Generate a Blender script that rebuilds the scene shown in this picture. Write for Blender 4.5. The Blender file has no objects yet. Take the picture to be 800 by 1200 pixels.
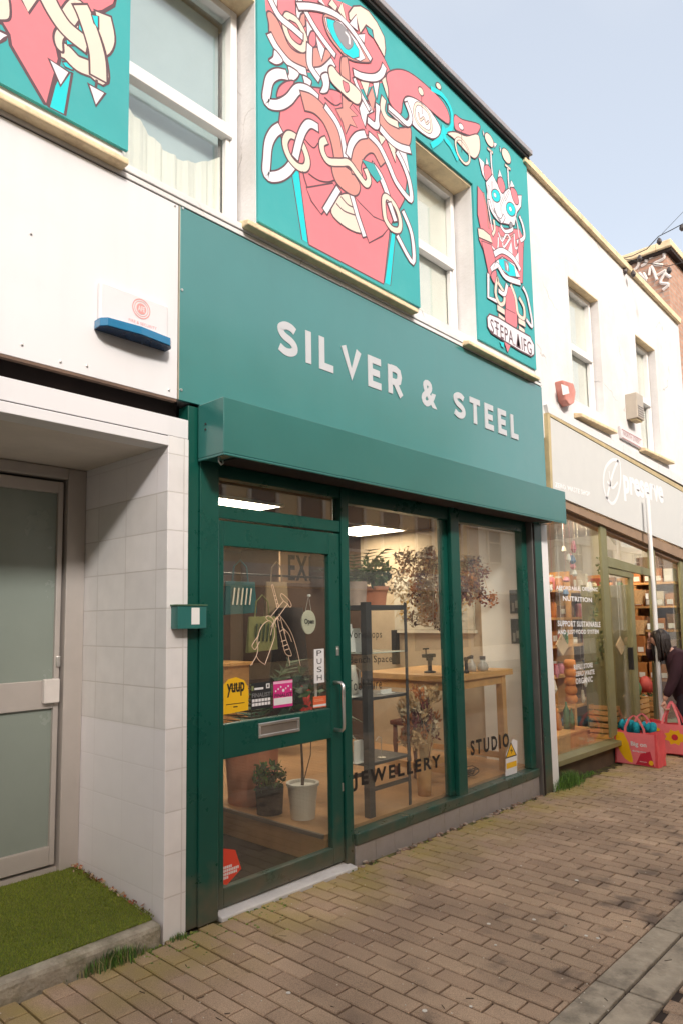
import bpy, math, random
from mathutils import Vector, Matrix
R = math.radians
random.seed(7)
scn = bpy.context.scene
COL = scn.collection

# ------------------------------------------------------------------ camera
CF, CX, CY = 810.7, 384.0, 637.1
YAW, PITCH, ROLL, DIST = R(43.141), R(6.172), R(-0.873), 2.9934
FW = Vector((math.cos(PITCH)*math.cos(YAW), math.cos(PITCH)*math.sin(YAW), math.sin(PITCH)))
_rt = Vector((math.sin(YAW), -math.cos(YAW), 0)); _up = _rt.cross(FW)
RT = _rt*math.cos(ROLL)+_up*math.sin(ROLL); UP = -_rt*math.sin(ROLL)+_up*math.cos(ROLL)
CP = Vector((0, -DIST, 1.55))
cam = bpy.data.objects.new('camera', bpy.data.cameras.new('camera')); COL.objects.link(cam)
cam.matrix_world = Matrix(((RT.x, UP.x, -FW.x, CP.x), (RT.y, UP.y, -FW.y, CP.y), (RT.z, UP.z, -FW.z, CP.z), (0, 0, 0, 1)))
cam.data.sensor_fit = 'VERTICAL'; cam.data.sensor_height = 36; cam.data.sensor_width = 24
cam.data.lens = CF/1200*36
cam.data.shift_x = (400-CX)/1200; cam.data.shift_y = (CY-600)/1200
cam.data.clip_start = 0.05; cam.data.clip_end = 2000
scn.camera = cam
# ------------------------------------------------------------------ world, sun, exposure
LDIR = Vector((0.45, 1.0, -0.70)).normalized()
w = bpy.data.worlds.new('World'); scn.world = w; w.use_nodes = True
nt = w.node_tree; bg = nt.nodes['Background']
sky = nt.nodes.new('ShaderNodeTexSky'); sky.sky_type = 'NISHITA'; sky.sun_disc = False
sky.sun_elevation = math.asin(-LDIR.z); sky.sun_rotation = math.atan2(-LDIR.x, -LDIR.y)
sky.air_density = 1.0; sky.dust_density = 5.0; sky.ozone_density = 1.2
tint = nt.nodes.new('ShaderNodeMix'); tint.data_type = 'RGBA'; tint.blend_type = 'MULTIPLY'; tint.inputs[0].default_value = 1
tint.inputs[7].default_value = (1.12, 1.0, .90, 1)
nt.links.new(sky.outputs[0], tint.inputs[6])
veil = nt.nodes.new('ShaderNodeMix'); veil.data_type = 'RGBA'; veil.inputs[0].default_value = 0.55      # thin high haze over the blue
wn = nt.nodes.new('ShaderNodeTexNoise'); wn.inputs['Scale'].default_value = 1.6; wn.inputs['Detail'].default_value = 5; wtc = nt.nodes.new('ShaderNodeTexCoord'); nt.links.new(wtc.outputs['Generated'], wn.inputs['Vector'])
wr_ = nt.nodes.new('ShaderNodeMapRange'); wr_.inputs[1].default_value = .35; wr_.inputs[2].default_value = .7; wr_.inputs[3].default_value = .48; wr_.inputs[4].default_value = .78
nt.links.new(wn.outputs[0], wr_.inputs[0]); nt.links.new(wr_.outputs[0], veil.inputs[0])
veil.inputs[7].default_value = (2.62, 2.70, 2.74, 1); nt.links.new(tint.outputs[2], veil.inputs[6]); nt.links.new(veil.outputs[2], bg.inputs[0]); bg.inputs[1].default_value = 0.15
sl = bpy.data.lights.new('sun', 'SUN'); sl.energy = 1.3; sl.angle = R(8.0); sl.color = (1.0, 0.97, 0.93)
so = bpy.data.objects.new('sun', sl); COL.objects.link(so)
so.rotation_euler = LDIR.to_track_quat('-Z', 'Y').to_euler(); so.location = (-6, -12, 14)
scn.view_settings.view_transform = 'Standard'; scn.view_settings.look = 'None'
scn.view_settings.exposure = 1.32; scn.view_settings.gamma = 1.0; scn.view_settings.use_curve_mapping = False
scn.cycles.max_bounces = 8; scn.cycles.transparent_max_bounces = 16
scn.cycles.sample_clamp_indirect = 4.0

# ------------------------------------------------------------------ measuring helpers: a photo pixel to a point on a real plane
def _ray(x, y): return FW+RT*((x-CX)/CF)-UP*((y-CY)/CF)
def W(x, y, Y=0.0):
    d = _ray(x, y); return CP+d*((Y-CP.y)/d.y)
def Gd(x, y, z=0.0):
    d = _ray(x, y); return CP+d*((z-CP.z)/d.z)
def XX(x, y, X):
    d = _ray(x, y); return CP+d*((X-CP.x)/d.x)
def gz(x): return 0.014-0.0155*(x-2.3)          # the street falls gently to the right

# ------------------------------------------------------------------ materials
def L(c):
    if isinstance(c, str): c = tuple(int(c[i:i+2], 16) for i in (0, 2, 4))
    if max(c) > 1.0: c = tuple(((v/255+.055)/1.055)**2.4 if v > 10 else v/255/12.92 for v in c)
    return (c[0], c[1], c[2], 1)
MATS = {}
def mat(name, c, rough=.6, metal=0.0, var=.12, scale=6.0, bump=0.0, bscale=60.0, spec=None, coat=0.0, dirt=None, dirt_amt=.0, dirt_scale=2.5, streak=0.0, grime=0.0, crack=0.0):
    if name in MATS: return MATS[name]
    m = bpy.data.materials.new(name); m.use_nodes = True; n = m.node_tree; p = n.nodes['Principled BSDF']
    tc = n.nodes.new('ShaderNodeTexCoord')
    ns = n.nodes.new('ShaderNodeTexNoise'); ns.inputs['Scale'].default_value = scale; ns.inputs['Detail'].default_value = 6; ns.inputs['Roughness'].default_value = .65
    n.links.new(tc.outputs['Object'], ns.inputs['Vector'])
    mr = n.nodes.new('ShaderNodeMapRange'); mr.inputs[1].default_value = .3; mr.inputs[2].default_value = .7
    mr.inputs[3].default_value = 1-var; mr.inputs[4].default_value = 1+var*.6
    n.links.new(ns.outputs[0], mr.inputs[0])
    mx = n.nodes.new('ShaderNodeMix'); mx.data_type = 'RGBA'; mx.blend_type = 'MULTIPLY'; mx.inputs[0].default_value = 1
    mx.inputs[6].default_value = L(c); n.links.new(mr.outputs[0], mx.inputs[7])
    out = mx.outputs[2]
    if dirt is not None:
        n2 = n.nodes.new('ShaderNodeTexNoise'); n2.inputs['Scale'].default_value = dirt_scale; n2.inputs['Detail'].default_value = 8; n2.inputs['Roughness'].default_value = .7
        n.links.new(tc.outputs['Object'], n2.inputs['Vector'])
        m2 = n.nodes.new('ShaderNodeMapRange'); m2.inputs[1].default_value = .48; m2.inputs[2].default_value = .72; m2.inputs[3].default_value = 0; m2.inputs[4].default_value = dirt_amt
        n.links.new(n2.outputs[0], m2.inputs[0])
        x2 = n.nodes.new('ShaderNodeMix'); x2.data_type = 'RGBA'; n.links.new(m2.outputs[0], x2.inputs[0]); n.links.new(out, x2.inputs[6]); x2.inputs[7].default_value = L(dirt)
        out = x2.outputs[2]
    if crack:       # hairline cracks and patched paint
        vn = n.nodes.new('ShaderNodeTexNoise'); vn.inputs['Scale'].default_value = 2.2; vn.inputs['Detail'].default_value = 8; n.links.new(tc.outputs['Object'], vn.inputs['Vector'])
        vm = n.nodes.new('ShaderNodeMix'); vm.data_type = 'RGBA'; vm.inputs[0].default_value = .35; n.links.new(tc.outputs['Object'], vm.inputs[6]); n.links.new(vn.outputs['Color'], vm.inputs[7])
        vo = n.nodes.new('ShaderNodeTexVoronoi'); vo.feature = 'DISTANCE_TO_EDGE'; vo.inputs['Scale'].default_value = 1.1; n.links.new(vm.outputs[2], vo.inputs['Vector'])
        c1_ = n.nodes.new('ShaderNodeMapRange'); c1_.inputs[1].default_value = .0; c1_.inputs[2].default_value = .006; c1_.inputs[3].default_value = crack; c1_.inputs[4].default_value = 0; n.links.new(vo.outputs['Distance'], c1_.inputs[0])
        c2_ = n.nodes.new('ShaderNodeMapRange'); c2_.inputs[1].default_value = .5; c2_.inputs[2].default_value = .6; n.links.new(vn.outputs[0], c2_.inputs[0])
        cm = n.nodes.new('ShaderNodeMath'); cm.operation = 'MULTIPLY'; n.links.new(c1_.outputs[0], cm.inputs[0]); n.links.new(c2_.outputs[0], cm.inputs[1])
        cx2 = n.nodes.new('ShaderNodeMix'); cx2.data_type = 'RGBA'; n.links.new(cm.outputs[0], cx2.inputs[0]); n.links.new(out, cx2.inputs[6]); cx2.inputs[7].default_value = (.2, .17, .14, 1)
        out = cx2.outputs[2]
    if grime:       # splashed dirt near the pavement
        gg = n.nodes.new('ShaderNodeNewGeometry'); zz = n.nodes.new('ShaderNodeSeparateXYZ'); n.links.new(gg.outputs['Position'], zz.inputs[0])
        gn = n.nodes.new('ShaderNodeTexNoise'); gn.inputs['Scale'].default_value = 9; gn.inputs['Detail'].default_value = 8; n.links.new(gg.outputs['Position'], gn.inputs['Vector'])
        ga = n.nodes.new('ShaderNodeMath'); ga.operation = 'MULTIPLY_ADD'; n.links.new(gn.outputs[0], ga.inputs[0]); ga.inputs[1].default_value = -.45; n.links.new(zz.outputs[2], ga.inputs[2])
        gm_ = n.nodes.new('ShaderNodeMapRange'); gm_.inputs[1].default_value = .05; gm_.inputs[2].default_value = -.22; gm_.inputs[3].default_value = 0; gm_.inputs[4].default_value = grime; n.links.new(ga.outputs[0], gm_.inputs[0])
        gx = n.nodes.new('ShaderNodeMix'); gx.data_type = 'RGBA'; n.links.new(gm_.outputs[0], gx.inputs[0]); n.links.new(out, gx.inputs[6]); gx.inputs[7].default_value = (.13, .10, .07, 1)
        out = gx.outputs[2]
    if streak:      # rain-washed vertical streaks
        mp = n.nodes.new('ShaderNodeMapping'); mp.inputs['Scale'].default_value = (5, 5, .35); n.links.new(tc.outputs['Object'], mp.inputs[0])
        n3 = n.nodes.new('ShaderNodeTexNoise'); n3.inputs['Scale'].default_value = 1; n3.inputs['Detail'].default_value = 6; n.links.new(mp.outputs[0], n3.inputs['Vector'])
        m3 = n.nodes.new('ShaderNodeMapRange'); m3.inputs[1].default_value = .5; m3.inputs[2].default_value = .78; m3.inputs[3].default_value = 0; m3.inputs[4].default_value = streak
        n.links.new(n3.outputs[0], m3.inputs[0])
        x3 = n.nodes.new('ShaderNodeMix'); x3.data_type = 'RGBA'; n.links.new(m3.outputs[0], x3.inputs[0]); n.links.new(out, x3.inputs[6]); x3.inputs[7].default_value = tuple(v*.45 for v in L(c)[:3])+(1,)
        out = x3.outputs[2]
    n.links.new(out, p.inputs['Base Color'])
    p.inputs['Roughness'].default_value = rough; p.inputs['Metallic'].default_value = metal
    if spec is not None: p.inputs['Specular IOR Level'].default_value = spec
    if coat: p.inputs['Coat Weight'].default_value = coat; p.inputs['Coat Roughness'].default_value = .16; p.inputs['Coat IOR'].default_value = 1.8 if coat > .7 else 1.5
    if rough < .9:
        r2 = n.nodes.new('ShaderNodeMapRange'); r2.inputs[1].default_value = .3; r2.inputs[2].default_value = .7; r2.inputs[3].default_value = max(.02, rough-.06); r2.inputs[4].default_value = rough+.08
        n.links.new(ns.outputs[0], r2.inputs[0]); n.links.new(r2.outputs[0], p.inputs['Roughness'])
    if bump:
        nb = n.nodes.new('ShaderNodeTexNoise'); nb.inputs['Scale'].default_value = bscale; nb.inputs['Detail'].default_value = 5
        n.links.new(tc.outputs['Object'], nb.inputs['Vector'])
        b = n.nodes.new('ShaderNodeBump'); b.inputs['Strength'].default_value = bump; b.inputs['Distance'].default_value = .01
        n.links.new(nb.outputs[0], b.inputs['Height']); n.links.new(b.outputs[0], p.inputs['Normal'])
    MATS[name] = m; return m
def emis(name, c, s):
    if name in MATS: return MATS[name]
    m = bpy.data.materials.new(name); m.use_nodes = True; p = m.node_tree.nodes['Principled BSDF']
    p.inputs['Base Color'].default_value = (.8, .8, .8, 1); p.inputs['Emission Color'].default_value = L(c); p.inputs['Emission Strength'].default_value = s
    MATS[name] = m; return m
def glass(name, tint=(.95, .97, .95), ior=1.5, haze=0.0):
    if name in MATS: return MATS[name]
    m = bpy.data.materials.new(name); m.use_nodes = True; n = m.node_tree; n.nodes.remove(n.nodes['Principled BSDF'])
    o = n.nodes['Material Output']; t = n.nodes.new('ShaderNodeBsdfTransparent'); t.inputs[0].default_value = (*tint, 1)
    g = n.nodes.new('ShaderNodeBsdfGlossy'); g.inputs['Roughness'].default_value = 0.0; g.inputs[0].default_value = (1, 1, 1, 1)
    # Schlick reflectance per face, the same from either side of the pane
    ge = n.nodes.new('ShaderNodeNewGeometry'); dt = n.nodes.new('ShaderNodeVectorMath'); dt.operation = 'DOT_PRODUCT'
    n.links.new(ge.outputs['Normal'], dt.inputs[0]); n.links.new(ge.outputs['Incoming'], dt.inputs[1])
    def mth(op, a, b=None):
        q = n.nodes.new('ShaderNodeMath'); q.operation = op
        for k, v in ((0, a), (1, b)):
            if v is None: continue
            if isinstance(v, (int, float)): q.inputs[k].default_value = v
            else: n.links.new(v, q.inputs[k])
        return q.outputs[0]
    f0 = ((ior-1)/(ior+1))**2
    sch = mth('ADD', mth('MULTIPLY', mth('POWER', mth('SUBTRACT', 1.0, mth('ABSOLUTE', dt.outputs['Value'])), 5.0), 1-f0), f0)
    x = n.nodes.new('ShaderNodeMixShader'); n.links.new(sch, x.inputs[0]); n.links.new(t.outputs[0], x.inputs[1]); n.links.new(g.outputs[0], x.inputs[2])
    s = x
    if haze:   # dust and wipe marks on the pane
        d = n.nodes.new('ShaderNodeBsdfDiffuse'); d.inputs[0].default_value = (.75, .72, .68, 1)
        ns = n.nodes.new('ShaderNodeTexNoise'); ns.inputs['Scale'].default_value = 3; ns.inputs['Detail'].default_value = 6
        tc = n.nodes.new('ShaderNodeTexCoord'); n.links.new(tc.outputs['Object'], ns.inputs['Vector'])
        r = n.nodes.new('ShaderNodeMapRange'); r.inputs[1].default_value = .35; r.inputs[2].default_value = .75; r.inputs[3].default_value = haze*.4; r.inputs[4].default_value = haze*1.6
        n.links.new(ns.outputs[0], r.inputs[0])
        s = n.nodes.new('ShaderNodeMixShader'); n.links.new(r.outputs[0], s.inputs[0]); n.links.new(x.outputs[0], s.inputs[1]); n.links.new(d.outputs[0], s.inputs[2])
    n.links.new(s.outputs[0], o.inputs[0]); MATS[name] = m; return m
def brickmat(name, c1, c2, mortar, bw, bh, ms, axis, off=.5, rough=.8, bumpd=.004, extra=None, var=.25):
    """axis: which two object coordinates make the brick plane: 'xz','yz','sz' (x+y, z)"""
    m = bpy.data.materials.new(name); m.use_nodes = True; n = m.node_tree; p = n.nodes['Principled BSDF']
    g = n.nodes.new('ShaderNodeNewGeometry'); sx = n.nodes.new('ShaderNodeSeparateXYZ'); n.links.new(g.outputs['Position'], sx.inputs[0])
    cb = n.nodes.new('ShaderNodeCombineXYZ')
    ad = n.nodes.new('ShaderNodeMath'); ad.operation = 'ADD'; n.links.new(sx.outputs[0], ad.inputs[0]); n.links.new(sx.outputs[1], ad.inputs[1])
    n.links.new(ad.outputs[0], cb.inputs[0]); n.links.new(sx.outputs[2], cb.inputs[1])
    b = n.nodes.new('ShaderNodeTexBrick'); b.offset = off; b.inputs['Scale'].default_value = 1
    b.inputs['Color1'].default_value = L(c1); b.inputs['Color2'].default_value = L(c2); b.inputs['Mortar'].default_value = L(mortar)
    b.inputs['Brick Width'].default_value = bw; b.inputs['Row Height'].default_value = bh; b.inputs['Mortar Size'].default_value = ms; b.inputs['Mortar Smooth'].default_value = .2
    mp = n.nodes.new('ShaderNodeMapping'); mp.inputs['Location'].default_value = (0, -.01 if name != 'white wall tiles' else -.013, 0)
    n.links.new(cb.outputs[0], mp.inputs[0]); n.links.new(mp.outputs[0], b.inputs['Vector'])
    ns = n.nodes.new('ShaderNodeTexNoise'); ns.inputs['Scale'].default_value = 9; ns.inputs['Detail'].default_value = 7; n.links.new(g.outputs['Position'], ns.inputs['Vector'])
    mr = n.nodes.new('ShaderNodeMapRange'); mr.inputs[1].default_value = .3; mr.inputs[2].default_value = .7; mr.inputs[3].default_value = 1-var; mr.inputs[4].default_value = 1+var*.5; n.links.new(ns.outputs[0], mr.inputs[0])
    mx = n.nodes.new('ShaderNodeMix'); mx.data_type = 'RGBA'; mx.blend_type = 'MULTIPLY'; mx.inputs[0].default_value = 1
    n.links.new(b.outputs['Color'], mx.inputs[6]); n.links.new(mr.outputs[0], mx.inputs[7])
    out = mx.outputs[2]
    if extra: out = extra(n, g, sx, out)
    n.links.new(out, p.inputs['Base Color']); p.inputs['Roughness'].default_value = rough
    bp = n.nodes.new('ShaderNodeBump'); bp.inputs['Strength'].default_value = .7; bp.inputs['Distance'].default_value = bumpd; bp.invert = True
    n.links.new(b.outputs['Fac'], bp.inputs['Height']); n.links.new(bp.outputs[0], p.inputs['Normal'])
    MATS[name] = m; return m
def mask(n, src, lo, hi, a=0.0, b=1.0):
    r = n.nodes.new('ShaderNodeMapRange'); r.inputs[1].default_value = lo; r.inputs[2].default_value = hi; r.inputs[3].default_value = a; r.inputs[4].default_value = b
    n.links.new(src, r.inputs[0]); return r.outputs[0]
def mixc(n, fac, a, b):
    x = n.nodes.new('ShaderNodeMix'); x.data_type = 'RGBA'
    if isinstance(fac, float): x.inputs[0].default_value = fac
    else: n.links.new(fac, x.inputs[0])
    for s, i in ((a, 6), (b, 7)):
        if isinstance(s, tuple): x.inputs[i].default_value = s
        else: n.links.new(s, x.inputs[i])
    return x.outputs[2]
def mul(n, a, b):
    x = n.nodes.new('ShaderNodeMath'); x.operation = 'MULTIPLY'
    for s, i in ((a, 0), (b, 1)):
        if isinstance(s, (int, float)): x.inputs[i].default_value = s
        else: n.links.new(s, x.inputs[i])
    return x.outputs[0]
def noise(n, vec, sc, det=5):
    x = n.nodes.new('ShaderNodeTexNoise'); x.inputs['Scale'].default_value = sc; x.inputs['Detail'].default_value = det; n.links.new(vec, x.inputs['Vector']); return x.outputs[0]

# ------------------------------------------------------------------ mesh helpers
class MB:
    def __init__(s): s.v = []; s.f = []; s.m = []
    def face(s, pts, m=0):
        b = len(s.v); s.v += [tuple(p) for p in pts]; s.f.append(tuple(range(b, b+len(pts)))); s.m.append(m); return s
    def box(s, x0, x1, y0, y1, z0, z1, m=0):
        b = len(s.v); s.v += [(x, y, z) for z in (z0, z1) for y in (y0, y1) for x in (x0, x1)]
        for f in ((0, 2, 3, 1), (4, 5, 7, 6), (0, 1, 5, 4), (2, 6, 7, 3), (0, 4, 6, 2), (1, 3, 7, 5)): s.f.append(tuple(b+i for i in f)); s.m.append(m)
        return s
    def hexa(s, c, m=0):       # eight corners ordered like box
        b = len(s.v); s.v += [tuple(p) for p in c]
        for f in ((0, 2, 3, 1), (4, 5, 7, 6), (0, 1, 5, 4), (2, 6, 7, 3), (0, 4, 6, 2), (1, 3, 7, 5)): s.f.append(tuple(b+i for i in f)); s.m.append(m)
        return s
    def rbox(s, c, half, rot, m=0):
        c = Vector(c); M = rot.to_3x3() if hasattr(rot, 'to_3x3') else rot
        return s.hexa([c+M @ Vector((x*half[0], y*half[1], z*half[2])) for z in (-1, 1) for y in (-1, 1) for x in (-1, 1)], m)
    def prism(s, pts, y0, y1, m=0):     # pts: (x, z), extruded along y
        n = len(pts); b = len(s.v)
        s.v += [(p[0], y0, p[1]) for p in pts]+[(p[0], y1, p[1]) for p in pts]
        s.f.append(tuple(b+i for i in range(n))); s.f.append(tuple(b+n+i for i in reversed(range(n)))); s.m += [m, m]
        for i in range(n): s.f.append((b+i, b+n+i, b+n+(i+1) % n, b+(i+1) % n)); s.m.append(m)
        return s
    def slab(s, px, Y, th=.03, m=0, proud=0.0):
        pts = [W(x, y, Y) for x, y in px]; return s.prism([(p.x, p.z) for p in pts], Y-proud, Y+th, m)
    def prismz(s, pts, z0, z1, m=0):
        n = len(pts); b = len(s.v)
        s.v += [(p[0], p[1], z0) for p in pts]+[(p[0], p[1], z1) for p in pts]
        s.f.append(tuple(b+i for i in reversed(range(n)))); s.f.append(tuple(b+n+i for i in range(n))); s.m += [m, m]
        for i in range(n): s.f.append((b+i, b+(i+1) % n, b+n+(i+1) % n, b+n+i)); s.m.append(m)
        return s
    def tube(s, pts, r, n=8, m=0, cap=True):
        pts = [Vector(p) for p in pts]; rr = r if isinstance(r, (list, tuple)) else [r]*len(pts)
        b = len(s.v); prev = None
        for i, p in enumerate(pts):
            d = (pts[min(i+1, len(pts)-1)]-pts[max(i-1, 0)]).normalized()
            if prev is None: u = d.cross(Vector((0, 0, 1)) if abs(d.z) < .9 else Vector((1, 0, 0))).normalized()
            else: u = (prev-d*prev.dot(d)).normalized()
            prev = u; q = d.cross(u)
            for k in range(n):
                a = 2*math.pi*k/n; s.v.append(tuple(p+(u*math.cos(a)+q*math.sin(a))*rr[i]))
        for i in range(len(pts)-1):
            for k in range(n): s.f.append((b+i*n+k, b+i*n+(k+1) % n, b+(i+1)*n+(k+1) % n, b+(i+1)*n+k)); s.m.append(m)
        if cap:
            s.f.append(tuple(b+k for k in reversed(range(n)))); s.f.append(tuple(b+(len(pts)-1)*n+k for k in range(n))); s.m += [m, m]
        return s
    def lathe(s, prof, c=(0, 0, 0), n=24, m=0, wob=0.0):
        b = len(s.v)
        for r, z in prof:
            for k in range(n):
                a = 2*math.pi*k/n; s.v.append((c[0]+r*math.cos(a)*(1+wob*math.sin(3*a)), c[1]+r*math.sin(a), c[2]+z))
        for i in range(len(prof)-1):
            for k in range(n): s.f.append((b+i*n+k, b+i*n+(k+1) % n, b+(i+1)*n+(k+1) % n, b+(i+1)*n+k)); s.m.append(m)
        s.f.append(tuple(b+k for k in reversed(range(n)))); s.f.append(tuple(b+(len(prof)-1)*n+k for k in range(n))); s.m += [m, m]
        return s
    def build(s, name, mats, parent=None, smooth=False, bevel=0.0, origin=None):
        if not isinstance(mats, (list, tuple)): mats = [mats]
        root = parent
        while root is not None and root.parent is not None: root = root.parent
        if root is not None: off = Vector(root.location)
        elif origin is not None: off = Vector(origin)
        else:
            xs = [v[0] for v in s.v]; ys = [v[1] for v in s.v]; zs = [v[2] for v in s.v]
            off = Vector(((min(xs)+max(xs))/2, (min(ys)+max(ys))/2, min(zs)))
        me = bpy.data.meshes.new(name); me.from_pydata([(v[0]-off.x, v[1]-off.y, v[2]-off.z) for v in s.v], [], s.f)
        for m in mats: me.materials.append(m)
        me.polygons.foreach_set('material_index', s.m)
        if smooth: me.polygons.foreach_set('use_smooth', [True]*len(me.polygons))
        me.update()
        o = bpy.data.objects.new(name, me); COL.objects.link(o)
        if parent is not None: o.parent = parent
        else: o.location = off
        if bevel:
            b = o.modifiers.new('bevel', 'BEVEL'); b.width = bevel; b.segments = 2; b.limit_method = 'ANGLE'; b.angle_limit = R(40)
        return o
def tag(o, label=None, cat=None, group=None, kind=None):
    if label: o['label'] = label
    if cat: o['category'] = cat
    if group: o['group'] = group
    if kind: o['kind'] = kind
    return o
def thing(name, label, cat, loc, group=None):
    o = bpy.data.objects.new(name, None); COL.objects.link(o); o.location = loc; o.empty_display_size = .1
    return tag(o, label, cat, group)
def copy_thing(o, loc, label=None, rotz=0.0, scale=None):
    kids = {}
    for c in bpy.data.objects:
        if c.parent: kids.setdefault(c.parent.name, []).append(c)
    def rec(a, par):
        b = a.copy(); COL.objects.link(b); b.parent = par
        for c in kids.get(a.name, []): rec(c, b)
        return b
    r = rec(o, None); r.location = loc; r.rotation_euler = (0, 0, rotz)
    if scale: r.scale = scale
    if label: r['label'] = label
    return r
def text(mb, s, x0, x1, z0, z1, Y, m=0, bold=0.0, space=1.0, depth=.003, slope=0.0, rot=False):
    """write s into the facade rectangle x0..x1, z0..z1, raised by depth towards the street"""
    c = bpy.data.curves.new('t', 'FONT'); c.body = s; c.offset = bold; c.space_character = space; c.resolution_u = 3
    o = bpy.data.objects.new('t', c); COL.objects.link(o); dg = bpy.context.evaluated_depsgraph_get()
    me = o.evaluated_get(dg).to_mesh()
    vs = [v.co.copy() for v in me.vertices]; fs = [tuple(p.vertices) for p in me.polygons]
    o.evaluated_get(dg).to_mesh_clear(); bpy.data.objects.remove(o); bpy.data.curves.remove(c)
    if not vs: return
    ax = min(v.x for v in vs); bx = max(v.x for v in vs); ay = min(v.y for v in vs); by = max(v.y for v in vs)
    b = len(mb.v)
    pts = []
    for v in vs:
        u = (v.x-ax)/(bx-ax); t = (v.y-ay)/max(by-ay, 1e-6)
        pts.append((x0+(x1-x0)*u, z0+(z1-z0)*t+slope*(x1-x0)*u))
    mb.v += [(p[0], Y, p[1]) for p in pts]
    for f in fs: mb.f.append(tuple(b+i for i in f)); mb.m.append(m)
    if depth > .0015:    # give the letters their thickness
        cnt = {}
        for f in fs:
            for i in range(len(f)):
                e = (f[i], f[(i+1) % len(f)]); cnt[e] = 1
        b2 = len(mb.v); mb.v += [(p[0], Y+depth, p[1]) for p in pts]
        for (i, j) in cnt:
            if (j, i) not in cnt: mb.f.append((b+i, b+j, b2+j, b2+i)); mb.m.append(m)

# ------------------------------------------------------------------ palette
white_wall = mat('painted white render', (.73, .72, .72), .75, var=.05, bump=.25, bscale=40, dirt=(.42, .36, .28), dirt_amt=.25, dirt_scale=1.3, streak=.16, crack=.6)
panel_white = mat('white fascia board', (.72, .71, .72), .45, var=.03, dirt=(.5, .47, .45), dirt_amt=.12, dirt_scale=3, streak=.15)
cream = mat('cream painted stone', (.82, .66, .42), .7, var=.15, bump=.3, bscale=50, dirt=(.35, .2, .1), dirt_amt=.5, dirt_scale=7)
coping_grey = mat('grey coping metal', (.30, .29, .31), .5, var=.1)
black = mat('coping shadow black', (.012, .012, .012), .7, var=.1)  # black of the shadow drawn under the coping
darkgap = mat('dark gap fill', (.03, .02, .018), .9, var=.3)  # near black for gaps and slots, their shade put into the colour
rust = mat('weathered timber edge', (.16, .1, .07), .8, var=.3)
fascia_green = mat('teal green fascia sheet', (.034, .195, .188), .35, var=.05, scale=3, dirt=(.07, .22, .21), dirt_amt=.2, dirt_scale=2, coat=.8, streak=.06)  # lit tone of the green paint shared with box and frames
box_green = mat('shutter box shaded green', (.024, .145, .13), .34, var=.06, scale=4, dirt=(.06, .18, .15), dirt_amt=.15, dirt_scale=3, coat=.5)  # same green paint, coloured darker where less light falls
frame_green = mat('shaded green gloss paint', (.004, .070, .052), .3, var=.10, scale=5, dirt=(.012, .09, .07), dirt_amt=.10, dirt_scale=3, grime=.85)  # same green again, shade under the box put into the colour
grime_green = mat('scuffed green paint', (.05, .08, .06), .6, var=.4, scale=14)
letter_grey = mat('greyish letter vinyl', (.50, .51, .53), .5, var=.03)
sign_white = mat('white letter vinyl', (.80, .79, .80), .5, var=.03)
upvc = mat('white window plastic', (.80, .79, .78), .35, var=.04)
curtain = mat('net curtain', (.78, .76, .72), .9, var=.06)
steel = mat('brushed steel', (.80, .78, .75), .35, 1.0, var=.1)
alu = mat('beige aluminium', (.46, .42, .39), .42, .25, var=.06)
concrete = mat('painted concrete', (.46, .42, .33), .9, var=.4, scale=12, bump=.9, bscale=45, dirt=(.10, .10, .035), dirt_amt=.95, dirt_scale=7, grime=.5)
plinth_grey = mat('grey plinth tile', (.34, .31, .30), .5, var=.12, dirt=(.2, .17, .1), dirt_amt=.4, dirt_scale=6, grime=.2)
pane = glass('shop window glass', ior=1.72, haze=.012)
pane_up = glass('upstairs glass', ior=1.9)
wood = mat('pale timber', (.62, .34, .13), .5, var=.2, scale=12)
ply = mat('plywood platform', (.48, .27, .13), .45, var=.18, scale=7)
paper = mat('white paper', (.78, .77, .74), .8, var=.03)
ink = mat('black ink', (.015, .013, .012), .5, var=.05)
soil = mat('potting soil', (.05, .03, .02), .95, var=.5, scale=80)
leaf_g = mat('leaf green', (.055, .12, .035), .55, var=.5, scale=20)
leaf_d = mat('leaf dark green', (.02, .055, .03), .5, var=.5, scale=20)
leaf_b = mat('fresh grass green', (.14, .30, .04), .6, var=.4, scale=30)
moss_y = mat('yellow green moss', (.22, .25, .05), .95, var=.4, scale=40)

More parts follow.
